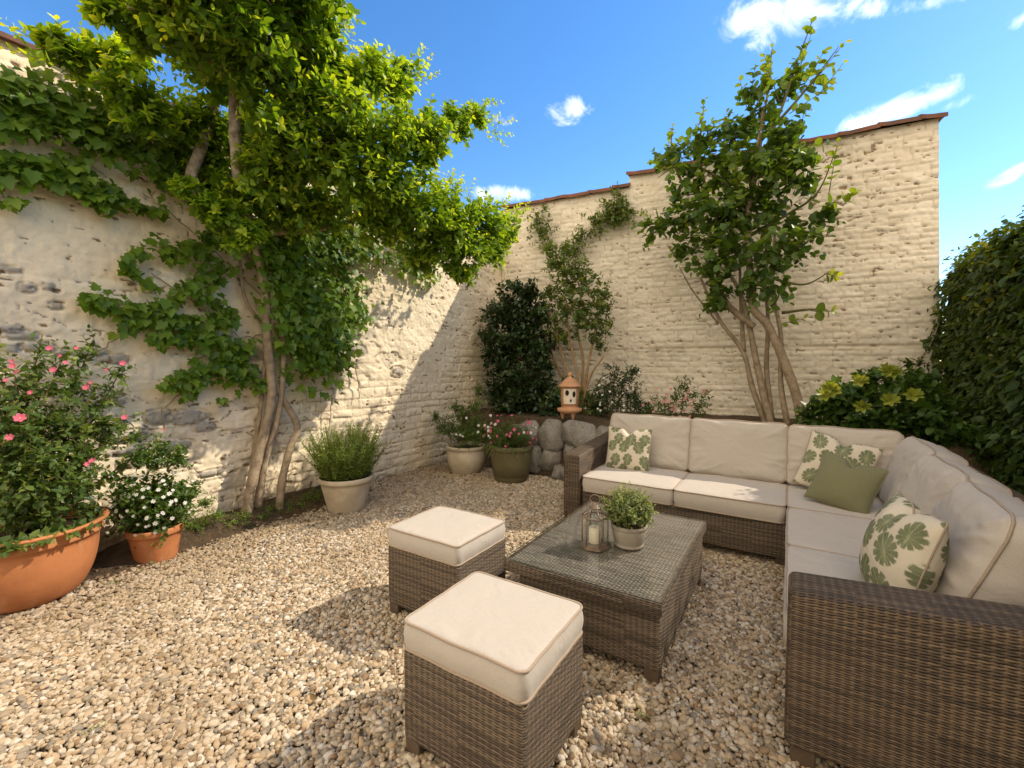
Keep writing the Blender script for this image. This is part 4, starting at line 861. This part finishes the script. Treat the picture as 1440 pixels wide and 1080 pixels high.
# ================================================================== TERRACOTTA LANTERN
tl = thing('terracotta_lantern', 'terracotta garden lantern with a pierced conical lid on the boulder wall', 'lantern', tuple(at(801, 588, Y=4.95)))
M_terra2 = simple('light_terracotta', (.50, .27, .145), (.42, .22, .115), .75, 12, 90, .001)
b = MB(); b.lathe([(.05, .055), (.10, .06), (.145, .085), (.152, .10), (.15, .125), (.11, .13), (.10, .14), (.10, .16), (.108, .165), (.108, .385), (.10, .39), (.05, .392)], 40); b.build('body', M_terra2, tl)
b = MB(); b.lathe([(.09, .388), (.132, .386), (.140, .392), (.135, .405), (.095, .45), (.055, .49), (.028, .505), (.02, .515), (.028, .53), (.030, .545), (.022, .562), (.001, .568)], 40); b.build('lid', M_terra2, tl)
yaw_l = math.atan2(-tl.location.y, -tl.location.x)
for a in (0, 2.09, 4.19):
    b = MB(); b.lathe([(.001, -.02), (.012, .0), (.035, .07)], 14, c=(.085*math.cos(yaw_l+.5+a), .085*math.sin(yaw_l+.5+a), 0)); b.build('foot', M_terra2, tl)
def curved_patch(name, a0, a1, z0, z1, r, m, oval=False, parent=tl):
    b = MB(); n = 15; U, W = np.meshgrid(np.linspace(-1, 1, n), np.linspace(-1, 1, n), indexing='ij')
    if oval: U, W = U*np.sqrt(1-W**2/2), W*np.sqrt(1-U**2/2)
    A = yaw_l+(a0+a1)/2+U*(a1-a0)/2; Z = (z0+z1)/2+W*(z1-z0)/2
    V = np.c_[(r*np.cos(A)).ravel(), (r*np.sin(A)).ravel(), Z.ravel()]; b.grid(V, n, n)
    return b.build(name, m, parent)
curved_patch('panel', -.75, .75, .185, .368, .1105, M_glaze)
curved_patch('opening_shade', -.50, -.08, .285, .352, .1130, M_black, True); curved_patch('opening_shade', .30, .66, .265, .34, .1130, M_black, True); curved_patch('opening_shade', .02, .20, .205, .245, .1130, M_black, True)  # dark ovals laid over the panel, colour standing in for shaded holes
for a in (-.55, -.2, .15, .5, .85): curved_patch('vent_shade', a-.07, a+.07, .428, .446, .104, M_black, True)  # dark ovals on the lid, the holes' shade given as colour
# ================================================================== CUSHIONS
def cushion(name, sx, sy, sz, parent, loc, puff=.02, rot=(0, 0, 0), seed=1, rnd=.045, pipe=True, sag=0, edgec=0.0, n=44, wav=.3, crease=.003):
    """boxed cushion: crowned top and bottom, bulging border, corded seams; centre of its underside at loc"""
    t = np.linspace(-1, 1, n); t = np.sign(t)*np.abs(t)**.8; U, W = np.meshgrid(t, t, indexing='ij')
    def plan(u, w_, grow=0):
        x, y = u*(sx/2), w_*(sy/2); cx = np.maximum(np.abs(x)-(sx/2-rnd), 0); cy_ = np.maximum(np.abs(y)-(sy/2-rnd), 0); d = np.hypot(cx, cy_); k = np.where(d > rnd, rnd/np.maximum(d, 1e-9), 1)
        x = np.sign(x)*(np.minimum(np.abs(x), sx/2-rnd)+cx*k); y = np.sign(y)*(np.minimum(np.abs(y), sy/2-rnd)+cy_*k)
        wob = wav*(.004*np.sin(7*u+seed)+.003*np.sin(11*w_+seed*2))
        return x*(1+grow)+wob*np.sign(x)*(np.abs(u) > .9)-edgec*np.sign(x)*(1-w_**2)*np.abs(u), y*(1+grow)+wob*np.sign(y)*(np.abs(w_) > .9)-edgec*np.sign(y)*(1-u**2)*np.abs(w_)
    x, y = plan(U, W); dome = puff*np.clip((1-U**4)*(1-W**4), 0, 1)**.6; wr = .014*(fbm(x+3, y+3, 5, seed)-.5)*np.clip((1-U**6)*(1-W**6), 0, 1)
    edge_ = np.maximum(np.abs(U), np.abs(W)); rdg = 1-np.abs(2*fbm(np.arctan2(W, U)*2.2+9, edge_*.8+5, 1.6, seed+4)-1)
    wr = wr+crease*(sstep(rdg, .72, 1)*sstep(edge_, .35, .85)*sstep(edge_, 1.0, .93)-.35*sstep(fbm(x+7, y*1.8+7, 6, seed+9), .55, .75))
    seamw = .0035*wav*np.sin(U*5+seed)*np.sin(W*4+seed)
    top = np.c_[x.ravel(), y.ravel(), (sz+dome+wr+seamw-sag*np.exp(-(U**2+W**2)*1.5)).ravel()]; bot = np.c_[x.ravel(), y.ravel(), (-dome*.4+seamw*.4).ravel()]
    b = MB(); b.grid(top, n, n, True); b.grid(bot, n, n)
    ring = [(i, 0) for i in range(n)]+[(n-1, j) for j in range(1, n)]+[(i, n-1) for i in range(n-2, -1, -1)]+[(0, j) for j in range(n-2, 0, -1)]
    idx = np.array([i*n+j for i, j in ring]); pt, pb = top[idx], bot[idx]; c2 = pt[:, :2]/(np.linalg.norm(pt[:, :2], axis=1)[:, None]+1e-9)
    rows = []
    for s_ in np.linspace(0, 1, 7): q = pb*(1-s_)+pt*s_; q = q.copy(); q[:, :2] += c2*(.010*math.sin(PI*s_)); rows.append(q)
    m_ = len(idx); V = np.concatenate(rows); Q = [(r*m_+k, r*m_+(k+1) % m_, (r+1)*m_+(k+1) % m_, (r+1)*m_+k) for r in range(6) for k in range(m_)]
    b.add(V, Q); o = b.build(name, M_cush, parent); o.location = Vector(loc)-(Vector(parent.location) if parent else Vector()); o.rotation_euler = rot
    if pipe:
        b = MB()
        for q in (pt, pb): b.tube(q+np.c_[c2*.0025, np.zeros(m_)], .0052, 6, closed=True)
        b.build('piping', M_pipe, o)
    return o
# ------------------------------------------------------------------ sofa
sf = thing('corner_sofa', 'big L-shaped brown wicker sofa with taupe cushions filling the right side', 'sofa', (.5, 3.6, 0))
def sfb(name, specs, m=M_wicker, **kw): o = boxes(name, specs, m, sf, **kw); return sub(sf, o)
XL, XR, YF, YN = -1.65, 1.08, 3.46, 1.755
sfb('seat_base', [(-1.49, .96, YF+.012, 4.50, .065, .312)], bev=.01)
sfb('seat_base', [(.022, .96, YN+.19, YF+.008, .065, .312)], bev=.01)
sfb('back_panel', [(XL+.2, XR, 4.40, 4.54, .065, .72)], bev=.025, seg=3)
sfb('back_panel', [(.955, XR, YN+.19, 4.397, .065, .70)], bev=.025, seg=3)
def rise(x, y, z): return (x, y, z+(.075*np.clip((x-.02)/1.0, 0, 1) if z > .4 else 0))
sfb('arm', [(.012, XR, YN, YN+.19, .065, .622)], M_wicker_arm, bev=.022, seg=3, fn=rise)
def rise2(x, y, z): return (x, y, z+(.06*np.clip((y-YF)/1.0, 0, 1) if z > .4 else 0))
sfb('arm', [(XL, -1.495, YF-.03, 4.54, .065, .618)], M_wicker_arm, bev=.022, seg=3, fn=rise2)
for (x, y) in ((.03, YN+.012), (XR-.09, YN+.012), (XL+.015, YF-.015), (XL+.015, 4.45), (-.06, YF+.03), (XR-.09, 4.45)):
    sfb('leg', [(x, x+.075, y, y+.075, -.02, .075)], M_leg, bev=.004, seg=1)
for i, (x0, x1) in enumerate(((-1.485, -.742), (-.735, -.008))):
    cushion('seat_cushion', x1-x0, .76, .118, sf, ((x0+x1)/2, YF-.005+.38, .315), .014, seed=10+i)
cushion('seat_cushion', .72, .76, .118, sf, (.365, YF+.04+.34, .316), .012, seed=14)
for i, (y0, y1) in enumerate(((2.735, 3.452), (1.955, 2.728))):
    cushion('seat_cushion', .73, y1-y0, .118, sf, (.372, (y0+y1)/2, .315), .014, seed=16+i)
LT = math.radians(76)
for i, (x0, x1) in enumerate(((-1.485, -.75), (-.74, -.012), (-.002, .70))):
    o = cushion('back_cushion', x1-x0, .47, .15, sf, ((x0+x1)/2, 4.275, .642), .035, (LT, 0, rng.normal(0, .015)), 20+i, .05, crease=.009, wav=.8)
    o.location.y += .0
for i, (y0, y1) in enumerate(((3.50, 4.23), (2.81, 3.465), (2.13, 2.775))):
    o = cushion('back_cushion', y1-y0, .48, .15, sf, (.80-.035*i, (y0+y1)/2, .60), .065, (math.radians(70), 0, -PI/2+rng.normal(0, .03)), 30+i, .085, crease=.010, wav=.5)
# ------------------------------------------------------------------ throw pillows
def leaf_print(U, W, seed, spots, sc=1.0):
    """printed split-leaf motifs on an ecru cloth; U, W in metres"""
    base = np.tile(np.array([.55, .49, .385]), (U.size, 1)).reshape(*U.shape, 3); r_ = np.random.default_rng(seed)
    for (cx, cy_, R, ang, nl) in spots:
        x, y = U-cx, W-cy_; c, s = math.cos(ang), math.sin(ang); x, y = x*c+y*s, -x*s+y*c
        x = x/(R*.8); y = y/R; th = np.arctan2(x, y); r = np.hypot(x, y)
        edge = (.86+.14*np.cos(th))*(1-.26*np.clip(np.cos(th*nl+.4), 0, 1)**3*(np.abs(th) > .3))
        inside = 1-sstep(r, edge-.05, edge)
        vein = np.clip(1-np.abs(np.sin(th*nl/2+.3))*6*r, 0, 1)*.75+np.clip(1-np.abs(x)*22, 0, 1)*(r < .95)
        k = fbm(U*1, W*1, 40, seed)
        colr = np.array([.075, .095, .045])*(1-k[..., None])+np.array([.20, .215, .12])*k[..., None]
        colr = colr+np.clip(vein, 0, 1)[..., None]*np.array([.16, .16, .09])
        base = base*(1-inside[..., None])+colr*inside[..., None]
    return base
def pillow(name, label, size, thick, loc, rot, m, spots=None, seed=1, group=None, pinch=.06):
    root = thing(name, label, 'cushion', loc, 0, group); root.rotation_euler = rot
    n = 110 if spots else 48; t = np.linspace(-1, 1, n); U, W = np.meshgrid(t, t, indexing='ij'); a = size/2
    x = a*U*(1-pinch*(1-W**2)*np.abs(U)); y = a*W*(1-pinch*(1-U**2)*np.abs(W))
    z = thick/2*np.clip((1-np.abs(U)**2.2)*(1-np.abs(W)**2.2), 0, 1)**.55+.018*(fbm(x+2, y+2, 7, seed)-.5)*(1-U**4)*(1-W**4)
    dent = .05*np.exp(-((U/.20)**2))*sstep(W, .2, 1.0); y = y-dent*sstep(W, .3, 1)
    b = MB(); b.grid(np.c_[x.ravel(), y.ravel(), z.ravel()], n, n, True); b.grid(np.c_[x.ravel(), y.ravel(), -z.ravel()], n, n)
    attrs = None
    if spots: c = leaf_print(x, y, seed, spots).reshape(-1, 3); attrs = {'print': np.r_[c, c]}
    b.build('cover', m, root, attrs=attrs)
    ring = np.r_[np.c_[np.arange(n), np.zeros(n, int)], np.c_[np.full(n-1, n-1), np.arange(1, n)], np.c_[np.arange(n-2, -1, -1), np.full(n-1, n-1)], np.c_[np.zeros(n-2, int), np.arange(n-2, 0, -1)]]
    q = np.c_[x[ring[:, 0], ring[:, 1]], y[ring[:, 0], ring[:, 1]], np.zeros(len(ring))]
    b = MB(); b.tube(q[::3], .0038, 6, closed=True); b.build('edge_seam', M_sage if not spots else M_pipe, root); return root
r_ = np.random.default_rng(3)
SP1 = [(x*.118+(.05 if j % 2 else 0)-.02+r_.uniform(-.012, .012), j*.098+r_.uniform(-.012, .012), r_.uniform(.058, .072), r_.uniform(-.5, .5)+PI*(j % 2), 7) for j in range(-2, 3) for x in range(-1, 3)]
SP2 = [(x*.135+(.06 if j % 2 else 0)-.05+r_.uniform(-.02, .02), j*.125+r_.uniform(-.02, .02), r_.uniform(.066, .088), r_.uniform(-1.2, 1.2), 11) for j in range(-2, 3) for x in range(-1, 3)]
# each rests on the seat against a back cushion; the pillow's own Y axis points up its height
pillow('throw_pillow', 'leaf-print pillow at the far end of the sofa by the left arm', .40, .15, (-1.235, 3.93, .615), (math.radians(72), 0, .06), M_print, SP1, 5)
pillow('throw_pillow', 'leaf-print pillow partly hidden behind the plain green pillow', .44, .15, (.30, 4.0, .64), (math.radians(66), math.radians(12), -.25), M_print, SP2, 6)
pillow('throw_pillow', 'plain sage green pillow in the corner of the sofa', .36, .14, (.325, 3.66, .59), (math.radians(62), math.radians(12), -.35), M_sage, None, 7)
pillow('throw_pillow', 'large leaf-print pillow nearest the camera leaning behind the near arm', .43, .21, (.395, 2.33, .625), (math.radians(74), 0, -1.42), M_print, SP2, 8)
# ------------------------------------------------------------------ ottomans
def ottoman(label, x, y, seed):
    root = thing('ottoman', label, 'footstool', (x+.253, y+.222, 0), 0, 'matching wicker footstools')
    boxes('base', [(-.253, .253, -.222, .222, .055, .385)], M_wicker, root, bev=.014, seg=3)
    cushion('seat_cushion', .50, .438, .096, root, (x+.253, y+.222, .389), .010, seed=seed, rnd=.03)
    for sx in (-.248, .183):
        for sy in (-.217, .152): boxes('leg', [(sx, sx+.065, sy, sy+.065, -.02, .06)], M_leg, root, bev=.004, seg=1)
    return root
ottoman('taupe-topped wicker footstool nearest the camera in front of the low table', -1.1445, 1.075, 40)
ottoman('taupe-topped wicker footstool farther back at the left end of the low table', -1.882, 1.665, 44)
# ------------------------------------------------------------------ coffee table
TX0, TX1, TY0, TY1 = -1.227, -.434, 1.86, 3.002
ct = thing('coffee_table', 'low rectangular wicker table with a glass sheet on top', 'table', ((TX0+TX1)/2, (TY0+TY1)/2, 0))
sub(ct, boxes('base', [(TX0+.07, TX1-.012, TY0+.03, TY1-.03, .06, .326)], M_wicker, ct, bev=.012))
sub(ct, boxes('top_rim', [(TX0-.006, TX1+.004, TY0-.003, TY1+.003, .330, .3855)], M_wicker, ct, bev=.007, seg=2))
sub(ct, boxes('top_weave', [(TX0+.022, TX1-.022, TY0+.022, TY1-.022, .372, .3868)], M_wicker_top, ct, bev=.002, seg=1))
sub(ct, boxes('glass_top', [(TX0-.004, TX1+.004, TY0-.004, TY1+.004, .3885, .396)], M_glass_top, ct, bev=.0015, seg=1))
for x in (TX0+.075, TX1-.082):
    for y in (TY0+.035, TY1-.1): sub(ct, boxes('leg', [(x, x+.065, y, y+.065, -.02, .066)], M_leg, ct, bev=.004, seg=1))
# ------------------------------------------------------------------ table lantern and candle
ln = thing('glass_lantern', 'small hexagonal bronze and glass lantern with a ring handle on the low table', 'lantern', (-.885, 2.245, .3965), .2)
hexp = lambda r, z, o=0: np.array([(r*math.cos(k*PI/3+o), r*math.sin(k*PI/3+o), z) for k in range(6)])
def prism(b, r0, r1, z0, z1): b.lathe([(.001, z0), (r0, z0), (r1, z1), (.001, z1)], 6)
b = MB(); prism(b, .078, .078, 0, .012); prism(b, .070, .070, .012, .022); b.build('base', M_lamp_metal, ln, False)
for p in hexp(.070, 0): b = MB(); b.tube([p+[0, 0, .02], p+[0, 0, .168]], .0042, 6); b.build('post', M_lamp_metal, ln)
b = MB(); q = hexp(.071, .168); b.tube(q, .0055, 6, closed=True); q = hexp(.030, .212); b.tube(q, .004, 6, closed=True)
for p, q in zip(hexp(.071, .168), hexp(.030, .212)): b.tube([p, q], .004, 6)
prism(b, .034, .030, .212, .220); b.lathe([(.022, .22), (.014, .236), (.006, .240), (.001, .241)], 12)
b.build('roof_frame', M_lamp_metal, ln)
a = np.linspace(0, 2*PI, 25)[:-1]; b = MB(); b.tube(np.c_[.027*np.cos(a), np.zeros(24), .262+.024*np.sin(a)], .0032, 6, closed=True); b.build('ring_handle', M_lamp_metal, ln)
for k in range(6):
    p, q = hexp(.069, 0)[k], hexp(.069, 0)[(k+1) % 6]; d = (q-p)*.06; nrm = np.cross(q-p, [0, 0, 1]); nrm /= np.linalg.norm(nrm)
    V = [p+d+[0, 0, .023], q-d+[0, 0, .023], q-d+[0, 0, .163], p+d+[0, 0, .163]]; V = np.array(V); V = np.r_[V+nrm*.001, V-nrm*.001]
    mesh_np('glass_pane', V, [[(0, 1, 2, 3), (7, 6, 5, 4), (0, 4, 5, 1), (1, 5, 6, 2), (2, 6, 7, 3), (3, 7, 4, 0)]], M_glass, ln, False)
    r0, r1 = hexp(.068, .170), hexp(.031, .210)
cd = thing('candle', 'thick cream pillar candle inside the glass lantern on the low table', 'candle', (-.885, 2.245, .4185))
b = MB(); b.lathe([(.001, 0), (.030, 0), (.032, .004), (.032, .082), (.030, .087), (.022, .084), (.001, .080)], 28, wob=.012); b.build('wax', M_candle, cd)
b = MB(); b.tube([(0, 0, .078), (.001, 0, .088), (.004, 0, .096)], .0014, 5); b.build('wick', M_black, cd)
# ------------------------------------------------------------------ table plant
tp = thing('potted_herb', 'round pale green plant in a taupe ceramic pot on the low table', 'potted plant', (-.734, 2.365, .3965))
pot(tp, [(.001, 0), (.074, 0), (.078, .004), (.080, .014), (.076, .018), (.080, .024), (.090, .065), (.0945, .094), (.0935, .098), (.097, .101), (.098, .118), (.095, .122), (.088, .121), (.085, .10)], M_taupe_pot, .086, .108, 64, .002)
f = Fol(); f.clump((-.734, 2.365, .592), (.125, .125, .09), 560, .075, 9, .0165, tint=(.05, .85), young=.2, upb=.7, stems=.0011, shell=(.0, 1), droop=.05)
k = 26; d = nrmz(rng.normal(size=(k, 3))*[1, 1, .5]+np.array([0, 0, .9])); f.shoots(np.array([-.734, 2.365, .575])+d*.10, d, .07, 12, .014, droop=.0, tint=(.5, .9), stems=.001)
sub(tp, f.build('round', M_leaf_box, tp))
